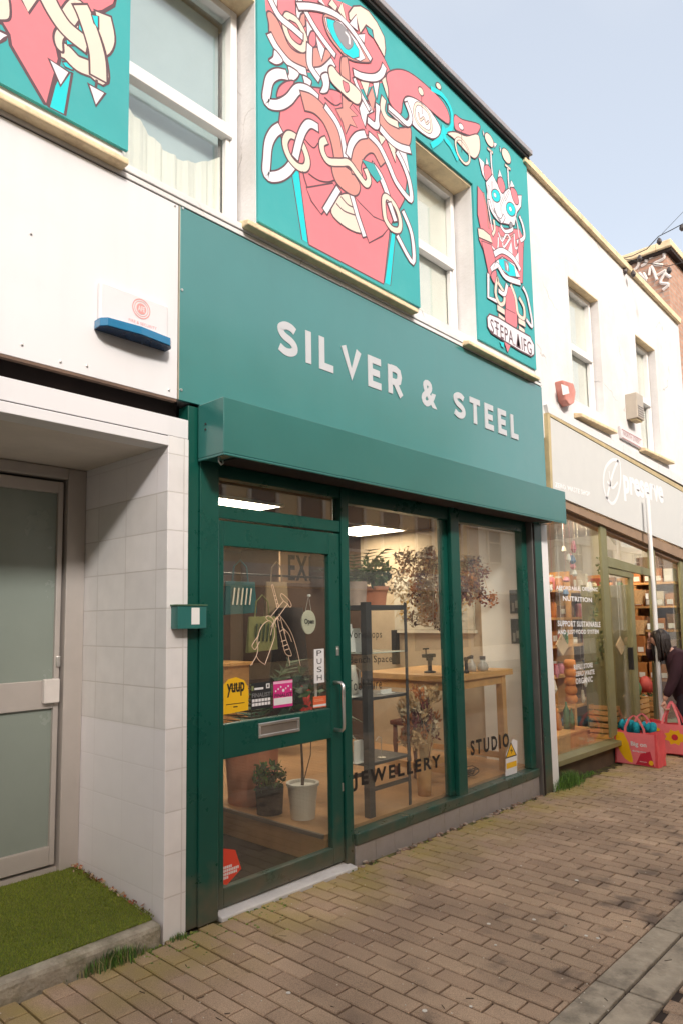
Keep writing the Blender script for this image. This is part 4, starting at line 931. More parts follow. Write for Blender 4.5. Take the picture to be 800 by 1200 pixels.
stand(3.70, .22, .561, .09, .15, 'left tall white card stand on the lower metal shelf'); stand(3.83, .26, .561, .08, .13, 'right tall white card stand on the lower metal shelf')
stand(3.76, .26, 1.001, .22, .05, 'wide low white jewellery stand on the middle metal shelf'); stand(4.02, .22, 1.001, .12, .03, 'small low cream jewellery stand on the middle metal shelf')
s = MB(); s.tube([(3.93, .2, .565), (3.93, .2, .70)], .0025, 6); s.tube([(3.93, .2, .70), (3.90, .2, .71), (3.87, .2, .69)], .0025, 6); s.lathe([(.03, 0), (.03, .004)], (3.93, .2, .561), 16)
tag(s.build('earring_stand', steel), 'thin steel earring stand beside the white cards', 'jewellery stand')
# thermos-like white jug and papers
s = MB(); s.lathe([(.04, 0), (.045, .1), (.03, .16), (.028, .2)], (3.72, .28, 1.02), 18); s.tube([(3.76, .28, 1.2), (3.80, .28, 1.18), (3.80, .28, 1.08), (3.765, .28, 1.05)], .006, 6)
tag(s.build('white_jug', wpot, smooth=True), 'white jug on the middle metal shelf behind the left post', 'jug')

# dried flowers: hanging bunches and the vase
dr_mats = [mat('dried straw', (.62, .42, .22), .9, var=.2), mat('dried burgundy', (.20, .05, .05), .9, var=.3), mat('dried rust', (.52, .20, .07), .9, var=.3), mat('dried cream', (.72, .58, .40), .9, var=.15), mat('dried brown', (.12, .07, .05), .9, var=.3), mat('dried yellow', (.65, .35, .04), .9, var=.2), mat('burgundy hydrangea', (.17, .055, .04), .9, var=.3)]
def hanging(name, lab, c, rad, n, mixw, ztop):
    t = thing(name, lab, 'dried flowers', (c[0], c[1], c[2]-rad[2]), 'dried flower bunches hanging in the jewellery window')
    s = MB()
    for k in range(26):
        a = Vector((c[0]+random.gauss(0, .03), c[1]+random.gauss(0, .03), c[2]+rad[2]*1.1)); b = Vector((c[0]+random.gauss(0, rad[0]*.6), c[1]+random.gauss(0, rad[1]*.5), c[2]+random.uniform(-.9, .3)*rad[2]))
        s.tube([a, (a+b)/2+Vector((random.gauss(0, .02), 0, 0)), b], .0025, 4)
    s.build('stems', dr_mats[0], t)
    for mi, (k, q) in enumerate(mixw):
        s = MB()
        for j in range(q):
            cc = (c[0]+random.gauss(0, rad[0]*.5), c[1]+random.gauss(0, rad[1]*.5), c[2]+random.uniform(-1, .9)*rad[2]); leaves(s, cc, (.055, .055, .065), n, .036)
            s.build('flower_head', dr_mats[k], t); s = MB()
    s = MB(); s.tube([(c[0], c[1], c[2]+rad[2]*1.1), (c[0], c[1], ztop)], .002, 4); s.build('string', dr_mats[0], t)
hanging('dried_flowers', 'large hanging bunch of burgundy, cream and yellow dried flowers left of the window mullion', (5.04, .50, 1.82), (.52, .18, .32), 46, ((1, 14), (6, 8), (3, 24), (2, 26), (4, 6), (5, 5), (0, 20)), 2.47)
hanging('dried_flowers', 'smaller hanging bunch of red and orange dried flowers over the workbench', (5.52, .40, 1.88), (.20, .12, .20), 40, ((2, 16), (1, 12), (3, 4), (6, 3)), 2.47)
s = MB()
for k in range(16):
    a = Vector((4.93+random.gauss(0, .03), .33, 1.97)); pts = [a]
    for j in range(6): a = a+Vector((random.gauss(0, .012), random.gauss(0, .01), -.085)); pts.append(a)
    s.tube(pts, [.006, .006, .005, .005, .004, .003, .002], 5)
tag(s.build('dried_roots', dr_mats[3], smooth=True), 'cream trailing dried amaranth hanging in front of the burgundy bunch', 'dried flowers')
t = thing('vase', 'glass vase of dried grasses on the platform behind the JEWELLERY lettering', 'vase', (4.46, .22, .2))
s = MB(); s.lathe([(.05, 0), (.055, .1), (.065, .26), (.06, .26), (.05, .1), (.045, .012)], (4.46, .22, .2), 20); s.build('vase', mat('amber glass', (.55, .30, .12), .15, var=.1), t, smooth=True)
s = MB()
for k in range(60):
    a = random.uniform(0, 6.28); e = random.uniform(.02, .2); h = random.uniform(.35, .75)
    s.tube([(4.46, .22, .25), (4.46+math.cos(a)*e*.5, .22+math.sin(a)*e*.35, .25+h*.6), (4.46+math.cos(a)*e, .22+math.sin(a)*e*.5, .25+h)], .002, 4)
s.build('stems', dr_mats[0], t)
for k, q in ((3, 14), (2, 9), (1, 5), (0, 18), (4, 6)):
    s = MB()
    for j in range(q):
        a = random.uniform(0, 6.28); e = random.uniform(.05, .20); leaves(s, (4.46+math.cos(a)*e, .25+math.sin(a)*e*.4, random.uniform(.58, .95)), (.045, .04, .07), 70, .04, up=1.5)
        s.build('flower_head', dr_mats[k], t); s = MB()

# workbench with tools
wbn = thing('workbench', 'pale timber jeweller\'s workbench behind the right display window', 'workbench', (5.27, .6, .2))
bx0, bx1, by0, by1 = 4.74, 5.72, .14, 1.08
zt_ = W(596, 784, by0).z
s = MB(); s.box(bx0, bx1+.03, by0-.005, by1, zt_-.05, zt_); s.build('worktop', wood, wbn, bevel=.004)
s = MB(); s.box(bx0+.05, bx1-.08, by0+.02, by0+.045, zt_-.12, zt_-.051); s.box(bx0+.03, bx0+.055, by0+.05, by1-.05, zt_-.12, zt_-.051); s.build('apron', wood, wbn, bevel=.003)
for x, y in ((bx0+.02, by0+.012), (bx1-.14, by0+.012), (bx0+.02, by1-.08), (bx1-.14, by1-.08)):
    s = MB(); s.box(x, x+.065, y, y+.065, .201, zt_-.05); s.build('leg', wood, wbn, bevel=.004)
s = MB(); s.box(bx0+.04, bx1-.1, .5, .56, .30, .35); s.box(bx0+.04, bx0+.07, by0+.08, by1-.08, .30, .35); s.box(bx1-.12, bx1-.09, by0+.08, by1-.08, .30, .35); s.build('stretcher', wood, wbn, bevel=.003)
dkm = mat('dark cast iron', (.03, .028, .026), .45, .5, var=.2)
def tool_vise(x, y, z):
    t = thing('bench_vise', 'black bench vise clamped to the back of the workbench', 'vise', (x, y, z))
    s = MB(); s.lathe([(.05, 0), (.05, .012), (.018, .02), (.018, .1), (.03, .105), (.03, .13)], (x, y, z), 14); s.build('base', dkm, t)
    s = MB(); s.box(x-.08, x+.06, y-.025, y+.025, z+.13, z+.16); s.build('jaw', dkm, t, bevel=.004); s = MB(); s.tube([(x-.05, y, z+.16), (x-.05, y, z+.2)], .006, 6); s.tube([(x-.09, y, z+.205), (x-.01, y, z+.205)], .006, 6); s.build('handle', dkm, t)
tool_vise(4.98, .5, zt_)
t = thing('blow_torch', 'small black blow torch standing on the workbench', 'torch', (5.0, .2, zt_))
s = MB(); s.lathe([(.022, 0), (.02, .02), (.014, .03), (.014, .10), (.018, .11)], (5.08, .2, zt_), 12); s.build('body', dkm, t); s = MB(); s.tube([(5.07, .2, zt_+.118), (5.11, .2, zt_+.125), (5.17, .2, zt_+.14)], [.018, .014, .010], 10); s.build('nozzle', dkm, t)
bot = mat('clear bottle glass', (.42, .38, .34), .08, var=.08); amb = mat('brown bottle cap', (.08, .05, .04), .4)
for x, y, r_, h_, lab in ((5.26, .26, .042, .10, 'round glass flask with a dark stopper on the workbench, the left one'), (5.36, .22, .04, .09, 'round glass flask in the middle of the workbench flasks'), (5.46, .26, .044, .085, 'round glass flask at the right end of the workbench flasks'), (4.86, .2, .022, .07, 'tiny glass jar beside the mullion on the workbench')):
    t = thing('flask', lab, 'flask', (x, y, zt_), 'glass flasks on the workbench')
    s = MB(); s.lathe([(r_*.8, 0), (r_, h_*.25), (r_*.85, h_*.6), (r_*.35, h_*.9), (r_*.35, h_*1.1)], (x, y, zt_), 16); s.build('glass', bot, t, smooth=True); s = MB(); s.lathe([(r_*.42, 0), (r_*.42, .03)], (x, y, zt_+h_*1.1), 12); s.build('stopper', amb, t)
# stool under the bench, cables, picture, tv, small cards
t = thing('stool', 'dark red wooden stool under the workbench', 'stool', (4.98, .72, .2)); red_w = mat('dark red wood', (.17, .05, .03), .5, var=.2)
s = MB(); s.box(4.86, 5.12, .58, .86, .62, .66); s.build('seat', red_w, t, bevel=.01)
for x, y in ((4.88, .6), (5.07, .6), (4.88, .81), (5.07, .81)):
    s = MB(); s.lathe([(.018, 0), (.022, .1), (.014, .15), (.024, .28), (.018, .42)], (x+.015, y+.015, .2), 10); s.build('leg', red_w, t)
s = MB()
for k in range(9):
    pts = []; a0_ = random.uniform(0, 6.28); rr = random.uniform(.05, .16)
    for j in range(14): pts.append((5.18+rr*1.3*math.cos(a0_+j*.6)+random.gauss(0, .015), .34+rr*.7*math.sin(a0_+j*.6), .21+random.uniform(0, .05)))
    s.tube(pts, .004, 5)
tag(s.build('cable_tangle', dkm, smooth=True), 'tangle of black cables lying under the workbench', 'cables')
t = thing('framed_picture', 'pale framed picture on the wall behind the workbench flowers', 'picture', (5.96, 1.15, 1.36))
s = MB(); s.box(5.950, 5.972, .64, 1.62, 1.42, 1.98); s.build('canvas', mat('pale canvas', (.60, .54, .44), .8, var=.05), t)
s = MB(); s.box(5.935, 5.972, .62, 1.64, 1.385, 1.415); s.build('ledge', mat('white ledge', (.66, .6, .5), .6), t)
s = MB()
for k in range(5):
    pts = [(5.9485, .75+.75*j/9, 1.5+.06*k+.05*math.sin(j*.9+k*2)) for j in range(10)]; s.tube(pts, .0025, 4)
s.build('drawn_line', mat('thin ink', (.2, .15, .1), .8), t)
for z0, z1, lab in ((1.57, 1.79, 'upper dark photo card on the white wall at the right of the studio window'), (1.29, 1.52, 'lower dark photo card on the white wall at the right of the studio window')):
    t = thing('photo_card', lab, 'card', (5.95, .2, z0), 'dark photo cards on the white wall')
    s = MB(); s.box(5.948, 5.9545, .14, .245, z0, z1); s.build('card', mat('dark photo print', (.07, .08, .07), .4, var=.6, scale=25), t)
    s = MB(); s.box(5.946, 5.9478, .165, .19, z0+.05, z0+.12); s.box(5.946, 5.9478, .2, .225, z0+.02, z0+.1); s.build('picture', mat('light photo patch', (.4, .42, .38), .4), t)
t = thing('wall_screen', 'black wall screen behind the metal shelves', 'screen', (5.0, .9, 1.2))
a, b = W(462, 773, 1.6), W(491, 750, 1.6); s = MB(); s.box(a.x, b.x, 1.58, 1.64, a.z-.05, b.z+.12); s.build('screen', ink, t, bevel=.004); s = MB(); s.box((a.x+b.x)/2-.03, (a.x+b.x)/2+.03, 1.6, 1.64, .2, a.z-.051); s.build('pole', dkm, t)
# hangings at the back: tote bags and coat on a rail
t = thing('clothes_rail', 'dark rail across the back of the shop', 'rail', (4.4, 2.6, 2.0)); s = MB(); s.tube([(2.2, 2.55, 2.02), (5.97, 2.55, 2.02)], .012, 8); s.build('bar', dkm, t)
def tote(name, x, z, w_, h_, m, lab, stripe=None, y=2.5):
    t = thing(name, lab, 'tote bag', (x, y, z), 'bags hanging at the back of the shop')
    s = MB(); s.hexa([(x-w_/2, y-.02, z), (x+w_/2, y-.02, z+.02), (x-w_/2, y+.03, z), (x+w_/2, y+.03, z+.02), (x-w_/2+.02, y-.008, z+h_), (x+w_/2-.02, y-.008, z+h_), (x-w_/2+.02, y+.008, z+h_), (x+w_/2-.02, y+.008, z+h_)]); s.build('bag', m, t, bevel=.006)
    s = MB(); s.tube([(x-w_*.25, y, z+h_-.02), (x-w_*.2, y, z+h_+.15), (x, y, z+h_+.22), (x+w_*.2, y, z+h_+.15), (x+w_*.25, y, z+h_-.02)], .008, 6); s.build('handle', m, t)
    if stripe:
        s = MB()
        for k in range(5): s.prism([(x-w_*.3+k*w_*.13, z+h_*.3), (x-w_*.26+k*w_*.13, z+h_*.3), (x-w_*.2+k*w_*.13, z+h_*.8), (x-w_*.24+k*w_*.13, z+h_*.8)], y-.027, y-.0215)
        s.build('stripes', stripe, t)
teal_c = mat('teal cotton', (.015, .11, .13), .9, var=.2); lime = mat('pale lime cotton', (.20, .22, .09), .9, var=.15)
tote('tote_bag', 4.55, 1.60, .42, .34, teal_c, 'teal tote bag with pale stripes hanging at the back', paper); tote('tote_bag', 4.72, 1.22, .40, .36, lime, 'pale lime tote bag hanging below the striped teal one', leaf_d, 2.36)
tote('tote_bag', 5.05, 1.55, .34, .40, mat('natural cotton', (.24, .18, .12), .9, var=.1), 'natural cotton tote bag right of the teal one')
t = thing('dark_coat', 'dark coat hanging at the back of the shop', 'coat', (5.15, 2.3, .5)); s = MB()
pf = []
for j in range(9):
    z = .55+j*.14; wv = .24-.012*j; pf.append((wv, z-.55))
s.lathe(pf, (5.1, 2.35, .55), 20, 0, .15); s.build('body', mat('black wool', (.02, .014, .014), .95, var=.3), t, smooth=True)
s = MB(); s.lathe([(.07, 0), (.08, .12), (.05, .25)], (5.05, 2.08, .62), 12); s.build('lining', mat('red cloth', (.4, .03, .02), .9), t)
s = MB(); s.box(4.7, 5.6, 3.6, 4.1, .2, 1.0); s.box(4.68, 5.62, 3.55, 4.12, 1.0, 1.04); tag(s.build('shop_counter', wood, bevel=.005), 'timber counter at the back of the shop', 'counter')
s = MB(); yb = 2.9; a, b = W(338, 677, yb), W(378, 656, yb); s.box(a.x-.12, b.x+.2, yb+.002, yb+.03, a.z-.06, b.z+.06, 0); text(s, 'EXHI', a.x, b.x, a.z-.03, b.z+.03, yb-.002, 1, bold=.02, space=1.15)
s.tube([(a.x, yb+.015, b.z+.06), (a.x, yb+.015, 2.47)], .004, 5, 1); s.tube([(b.x, yb+.015, b.z+.06), (b.x, yb+.015, 2.47)], .004, 5, 1)
tag(s.build('hanging_board', [mat('tan board', (.3, .19, .11), .8), ink]), 'hanging tan board with black letters EXHI seen through the door', 'sign')

# ------------------------------------------------------------------ writing and stickers on the glass
def lettering(parent, s_, px0, px1, Y, bold=.03, space=1.25, m=ink, nm='lettering', up=None):
    """px0: lower left pixel, px1: lower right pixel, up: upper left pixel"""
    a, b, c = W(px0[0], px0[1], Y), W(px1[0], px1[1], Y), W(up[0], up[1], Y)
    mb = MB(); text(mb, s_, a.x, b.x, a.z, c.z, Y, 0, bold, space, .001, (b.z-a.z)/(b.x-a.x)); return mb.build(nm, m, parent)
GYl = .0835
lettering(pn2, 'JEWELLERY', (413, 928), (516, 903), GYl, .035, 1.35, up=(413, 906))
lettering(pn3, 'STUDIO', (551, 886), (596, 875), GYl, .035, 1.4, up=(551, 868))
lettering(pn2, 'Workshops', (405, 751), (447, 750), GYl, .0, 1.15, up=(405, 739)); lettering(pn2, 'Bench Space', (409, 780), (459, 778), GYl, .0, 1.1, up=(409, 769)); lettering(pn2, 'Tool Hire', (408, 810), (447, 807), GYl, .0, 1.2, up=(408, 797))
DYs = .0735
def sticker(name, lab, cat, px, m, extra=None, group=None, Y=DYs, th=.0012):
    """px: corner pixels on the glass"""
    mb = MB(); pts = [W(x, y, Y) for x, y in px]; ar = [(p.x, p.z) for p in pts]
    mb.prism(ar, Y-th, Y, 0)
    ms = [m]
    if extra: ms += extra(mb, min(p.x for p in pts), max(p.x for p in pts), min(p.z for p in pts), max(p.z for p in pts), Y-th-.0006)
    return tag(mb.build(name, ms), lab, cat, group)
def bar(mb, x0, x1, z0, z1, y, m): mb.face([(x0, y, z0), (x1, y, z0), (x1, y, z1), (x0, y, z1)], m)
yel = mat('yellow sticker', (.80, .46, .01), .5, var=.03)
pts = [(260, 838), (291, 832), (291.5, 812), (290.5, 804), (286, 797), (277, 793.5), (268, 796), (262, 803), (260, 812)]
def ex(mb, x0, x1, z0, z1, y):
    text(mb, 'yuup', x0+.035, x1-.03, z0+.09, z0+.165, y, 1, .03, .95, .0004, .02); w_ = x1-x0
    bar(mb, x0+.08, x1-.08, z1-.045, z1-.040, y, 1); bar(mb, x0+.05, x1-.05, z1-.062, z1-.058, y, 1); bar(mb, x0+.03, x1-.03, z0+.05, z0+.054, y, 1); bar(mb, x0+.08, x1-.08, z0+.032, z0+.038, y, 1); return [ink]
sticker('door_sticker', 'yellow arched sticker reading yuup on the door glass', 'sticker', pts, yel, ex, 'stickers on the green door')
blk = mat('black sticker', (.02, .02, .022), .5); wh = mat('white print', (.75, .74, .74), .5); gry = mat('grey print', (.2, .2, .2), .5)
def ex2(mb, x0, x1, z0, z1, y):
    w_, h_ = x1-x0, z1-z0; bar(mb, x0+.02*w_, x0+.12*w_, z1-.3*h_, z1-.12*h_, y, 4); bar(mb, x0+.16*w_, x0+.6*w_, z1-.28*h_, z1-.2*h_, y, 1); bar(mb, x0+.74*w_, x0+.92*w_, z1-.26*h_, z1-.08*h_, y, 1); bar(mb, x0+.79*w_, x0+.87*w_, z1-.22*h_, z1-.12*h_, y-.0004, 3)
    text(mb, 'FINALIST', x0+.04*w_, x1-.04*w_, z0+.44*h_, z0+.60*h_, y, 2, .02, 1, .0004)
    for r_ in range(2):
        for k in range(6): bar(mb, x0+(.04+.155*k)*w_, x0+(.17+.155*k)*w_, z0+(.12+.15*r_)*h_, z0+(.23+.15*r_)*h_, y, 1)
    return [wh, gry, blk, lime]
sticker('door_sticker', 'black square sticker reading FINALIST on the door glass', 'sticker', [(294.5, 832), (318, 828.5), (317.5, 798), (295, 801)], blk, ex2, 'stickers on the green door')
def ex3(mb, x0, x1, z0, z1, y):
    w_, h_ = x1-x0, z1-z0; bar(mb, x0+.02*w_, x1-.02*w_, z0+.10*h_, z0+.36*h_, y, 1); text(mb, 'FINALIST', x0+.06*w_, x1-.04*w_, z0+.38*h_, z0+.52*h_, y, 3, .02, 1, .0004)
    for k in range(7): mb.lathe([(.006, 0), (.006, .001)], (0, 0, 0), 8, 1); 
    n = 7*(8*2)
    base = len(mb.v)-n
    for k in range(7):
        cx_, cz_ = x0+(.12+.13*k)*w_, z0+(.62+.07*(k % 3))*h_
        for i in range(16): v = mb.v[base+k*16+i]; mb.v[base+k*16+i] = (cx_+v[0]*(1.6 if k == 3 else 1), y-v[2], cz_+v[1]*(1.6 if k == 3 else 1))
    bar(mb, x0, x1, z1-.12*h_, z1-.03*h_, y, 2)
    return [wh, mat('pale pink print', (.8, .45, .6), .5), blk]
sticker('door_sticker', 'bright pink square sticker reading FINALIST on the door glass', 'sticker', [(320.5, 830), (343, 827), (342.5, 796), (320.5, 799)], mat('magenta sticker', (.62, .03, .22), .5, var=.05), ex3, 'stickers on the green door')
def ex4(mb, x0, x1, z0, z1, y):
    w_, h_ = x1-x0, z1-z0
    for k, ch in enumerate('PUSH'): text(mb, ch, x0+.28*w_, x1-.25*w_, z1-(.24*(k+1)-.035)*h_, z1-(.24*k+.045)*h_, y, 1, .0, 1, .0004)
    return [ink]
sticker('push_sign', 'white vertical plate with black letters PUSH by the door handle', 'sign', [(368, 801), (380, 799.5), (379.5, 760), (368, 761)], wh, ex4)
def ex5(mb, x0, x1, z0, z1, y):
    h_ = z1-z0; text(mb, 'SALE', x0+.01, x1-.01, z0+.5*h_, z0+.75*h_, y, 2, 0, 1, .0004); mb.v = mb.v[:]; bar(mb, x0, x1, z0+.08*h_, z0+.25*h_, y, 1); return [wh, mat('pale orange print', (.8, .35, .2), .5)]
def ex5b(mb, x0, x1, z0, z1, y):
    h_ = z1-z0; bar(mb, x0+.01, x1-.02, z0+.55*h_, z0+.62*h_, y, 2); bar(mb, x0+.01, x1-.03, z0+.68*h_, z0+.74*h_, y, 2); bar(mb, x0, x1, z0+.1*h_, z0+.28*h_, y, 1); return [wh, mat('pale orange print', (.8, .35, .2), .5)]
sticker('door_sticker', 'small orange and white sticker behind the steel door handle', 'sticker', [(367, 830), (382, 828), (382, 815), (367, 816.5)], mat('orange sticker', (.72, .14, .05), .5), ex5b, 'stickers on the green door')
def ex6(mb, x0, x1, z0, z1, y):
    w_, h_ = x1-x0, z1-z0
    for k, (a_, b_) in enumerate(((.1, .5), (.1, .8), (.1, .75), (.1, .28))): 
        u = x0+a_*w_
        while u < x0+b_*w_: bar(mb, u, u+.009, z0+(.43-.09*k)*h_, z0+(.50-.09*k)*h_, y, 1); u += .012
    return [wh]
sticker('arrow_sticker', 'red orange arrow shaped sticker low on the door glass', 'sticker', [(259.5, 1036), (266, 1037), (283, 1018), (276, 996), (259.5, 994)], mat('red sticker', (.68, .06, .03), .5, var=.05), ex6)
# round open sign on a string
t = thing('open_sign', 'round cream plaque reading Open hanging on a string behind the door glass', 'sign', (3.1, .11, 1.5)); q = W(362, 729, .105); qt = W(362, 698, .105)
s = MB(); n = 28; s.prism([(q.x+.062*math.cos(2*math.pi*k/n), q.z+.075*math.sin(2*math.pi*k/n)) for k in range(n)], .104, .112); s.build('plaque', mat('cream plaque', (.60, .58, .46), .5), t)
s = MB(); text(s, 'Open', q.x-.042, q.x+.045, q.z-.022, q.z+.022, .1025, 0, .03, 1, .0012); s.build('lettering', ink, t)
s = MB(); s.tube([(q.x-.025, .108, q.z+.07), (qt.x, .108, qt.z), (q.x+.025, .108, q.z+.07)], .0012, 4); s.tube([(qt.x, .112, qt.z), (qt.x, .096, qt.z)], .008, 8); s.build('string', paper, t)
# line drawing of two hands holding tools on the door glass
s = MB(); gold = mat('pale line vinyl', (.70, .50, .36), .5)
def dl(pts, r_=.0022, o=(250, 630, 5.333)):
    P = [(o[0]+x/o[2], o[1]+y/o[2]) for x, y in pts]; P = Art.smooth(None, P, False, 4); s.tube([W(x, y, .0725) for x, y in P], r_, 4)
dl([(235, 800), (270, 740), (280, 690), (275, 640), (300, 560), (345, 520), (375, 545), (385, 600), (375, 650), (350, 720), (325, 790)]); dl([(270, 740), (290, 770), (325, 795)]); dl([(250, 690), (245, 670), (285, 610)]); dl([(250, 690), (265, 698), (290, 650)])
dl([(345, 520), (330, 500), (350, 490), (380, 520), (360, 560)]); dl([(355, 500), (440, 395)]); dl([(385, 525), (465, 415)]); dl([(420, 365), (430, 350), (470, 385), (488, 420), (480, 435), (465, 415), (440, 395), (420, 365)])
dl([(365, 300), (380, 360), (400, 440)]); dl([(375, 300), (410, 430)]); dl([(365, 300), (370, 293), (375, 300)]); dl([(380, 365), (392, 362)]); dl([(386, 390), (398, 387)]); dl([(393, 415), (405, 412)])
dl([(410, 480), (450, 530), (490, 600), (520, 690), (545, 800)]); dl([(400, 490), (410, 560), (430, 640), (450, 720), (480, 740), (488, 725), (460, 650), (435, 560), (420, 500)]); dl([(430, 560), (470, 600), (490, 650)]); dl([(360, 610), (370, 560), (400, 500)]); dl([(425, 650), (455, 640)]); dl([(435, 680), (465, 668)]); dl([(445, 705), (475, 695)])
dl([(470, 740), (480, 800)]); dl([(395, 560), (385, 520), (400, 500), (415, 520)]); dl([(415, 590), (440, 575), (450, 600)])
tag(s.build('hand_drawing', gold), 'thin pale line drawing of two hands holding tools on the door glass', 'decal')
# warning notice in the window corner
def ex7(mb, x0, x1, z0, z1, y):
    w_, h_ = x1-x0, z1-z0; mb.face([(x0+.04*w_, y, z0+.50*h_), (x0+.9*w_, y, z0+.50*h_), (x0+.5*w_, y, z0+.93*h_)], 2); mb.face([(x0+.12*w_, y-.0004, z0+.53*h_), (x0+.82*w_, y-.0004, z0+.53*h_), (x0+.5*w_, y-.0004, z0+.88*h_)], 1)
    mb.face([(x0+.55*w_, y-.0008, z0+.78*h_), (x0+.4*w_, y-.0008, z0+.67*h_), (x0+.52*w_, y-.0008, z0+.68*h_), (x0+.46*w_, y-.0008, z0+.57*h_), (x0+.62*w_, y-.0008, z0+.70*h_), (x0+.5*w_, y-.0008, z0+.70*h_)][::-1], 2)
    bar(mb, x0+.1*w_, x0+.86*w_, z0+.20*h_, z0+.36*h_, y, 1); return [yel, ink]
sticker('warning_sign', 'white card with a yellow warning triangle in the studio window corner', 'warning sign', [(591.5, 910), (605, 905.5), (605.5, 868), (600, 866), (592, 884)], wh, ex7, Y=.084)

# ================================================================== THE WHITE SHOP NEXT DOOR (Preserve)
nb = thing('white_building', 'plain white rendered two storey building with a zero waste shop at street level', 'building', (8.7, .5, 0))
P1 = (7.14, 7.97, 3.86, 5.27); P2 = (9.17, 9.93, 3.70, 5.21); EX = 11.12
wb = MB()
def wp(x0, x1, z0, z1): wb.box(x0, x1, WY, .4, z0, z1)
TOP = 6.09
wp(6.245, P1[0], 3.3, TOP); wp(P1[0], P1[1], 3.3, P1[2]); wp(P1[0], P1[1], P1[3], TOP); wp(P1[1], P2[0], 3.3, TOP); wp(P2[0], P2[1], 3.3, P2[2]); wp(P2[0], P2[1], P2[3], TOP); wp(P2[1], EX, 3.3, TOP)
wb.box(6.24, EX, .4, 8, 5.9, 6.0); wb.box(6.24, EX, 7.8, 8, -.2, 5.9); wb.box(EX-.2, EX, .4, 7.8, -.2, 5.9); wb.box(6.3, EX-.2, .4, 7.8, 2.8, 2.85)
wb.build('wall', white_wall, nb)
s = MB(); s.slab([(612, 183), (795, 374), (795, 380), (612, 190)], 0, .4, 0, .03); s.build('coping', cream, nb, bevel=.005)
window(nb, P1, .14, .48, white=True); window(nb, P2, .14, .48, white=True)
for o in (P1, P2):
    b = MB(); b.box(o[0], o[1], WY+.001, .37, o[3]-.012, o[3]-.001); b.build('lintel', cream, nb)
sill([(681, 483), (723, 503)], par=nb, th=.05); sill([(756, 523), (790, 540)], par=nb, th=.05)
s = MB(); s.slab([(638, 474), (800, 560), (800, 570), (640, 484)], 0, .05, 0, .02); s.build('moulding', white_wall, nb, bevel=.003)
s = MB(); s.slab([(660, 485), (800, 564), (800, 574), (640, 484)], 0.0, .04, 0, .004)
s.build('broken_edge', darkgap, nb)
# sign
sg2 = thing('shop_sign', 'pale grey fascia sign with a white leaf logo and the word preserve', 'sign', (8.5, 0, 2.7))
lgrey = mat('pale grey sign board', (.60, .60, .575), .45, var=.04)
s = MB(); s.slab([(642.5, 489), (830, 595), (830, 655), (646, 579)], 0, .03, 0, .012); s.build('board', lgrey, sg2)
ybr = mat('yellowed trim', (.5, .40, .22), .6, var=.2)
s = MB(); s.slab([(640, 484), (830, 589), (830, 594.5), (642.5, 488.5)], 0, .03, 0, .02); s.slab([(638.5, 484), (641.8, 486), (645.5, 584), (643, 583)], 0, .03, 0, .02); s.build('trim', ybr, sg2)
s = MB()
def sw(pts, width=.028, m=0, o=(640, 490, 5.0)):
    P = Art.smooth(None, [(o[0]+x/o[2], o[1]+y/o[2]) for x, y in pts], False, 4); Q = [W(x, y, -.014) for x, y in P]
    for i in range(len(Q)-1):
        a, b = Q[i], Q[i+1]; d = (b-a).normalized(); nrm = Vector((-d.z, 0, d.x))*width/2
        s.face([a-nrm, b-nrm, b+nrm, a+nrm], m)
sw([(420, 250), (385, 245), (345, 290), (332, 370), (345, 450), (380, 500), (410, 470), (430, 390), (432, 300), (420, 250), (385, 330), (350, 480)], .04); sw([(355, 370), (385, 410), (415, 375)], .03); sw([(365, 310), (375, 400)], .025)
s.build('logo', sign_white, sg2)
a, b, c = W(731, 585, -.014), W(778, 601, -.014), W(731, 561, -.014); s = MB(); text(s, 'preserve', a.x, b.x, a.z-.02, a.z+.30, -.014, 0, .035, 1, .002, (b.z-a.z+.05)/(b.x-a.x)); s.build('lettering', sign_white, sg2)
a, b, c = W(650, 571, -.014), W(691, 582, -.014), W(650, 565, -.014); s = MB(); text(s, 'ZERO WASTE SHOP', a.x, b.x, a.z, c.z, -.014, 0, .02, 1.1, .002, (b.z-a.z)/(b.x-a.x)); s.build('small_lettering', sign_white, sg2)
# shop front frame
olive = mat('olive green paint', (.19, .175, .08), .45, var=.12, scale=8, dirt=(.34, .33, .2), dirt_amt=.3); brownb = mat('brown timber beam', (.30, .20, .13), .7, var=.2)
GP = .1
s = MB(); s.slab([(646, 580), (830, 656), (830, 668), (648, 589)], 0, .2, 0, -.01); s.slab([(648, 589.5), (830, 668.5), (830, 674), (650, 597)], .06, .1); s.build('beam', brownb, nb)
fr = MB()
fr.slab([(702, 606), (709, 609), (723.5, 860), (716, 865)], .04, .03); fr.slab([(711.5, 652), (764, 668), (764, 676), (712, 664)], .05, .035); pass
fr.slab([(760, 623), (766, 628), (775, 840), (769, 844)], .05, .035); fr.slab([(737, 671), (741, 673), (751, 850), (746, 850)], .07, .03); fr.slab([(712, 664.5), (742, 672), (742, 678), (713, 672)], .065, .05)
fr.slab([(795, 640), (801, 642), (812, 840), (806, 840)], .05, .035)
fb = W(655, 893, .05); fr.hexa([(6.29, .0, .14), (EX, .0, .08), (6.29, .13, .14), (EX, .13, .08), (6.29, .0, .19), (EX, .0, .13), (6.29, .13, .2), (EX, .13, .14)])
wf2 = fr.build('window_frame', olive, nb, bevel=.004)
s = MB(); s.box(6.29, EX, .1, .13, -.2, .14); s.build('plinth', mat('brown wet plinth', (.11, .075, .05), .8, var=.3), nb)
gl = glass('zero waste shop glass', ior=1.6, haze=.012)
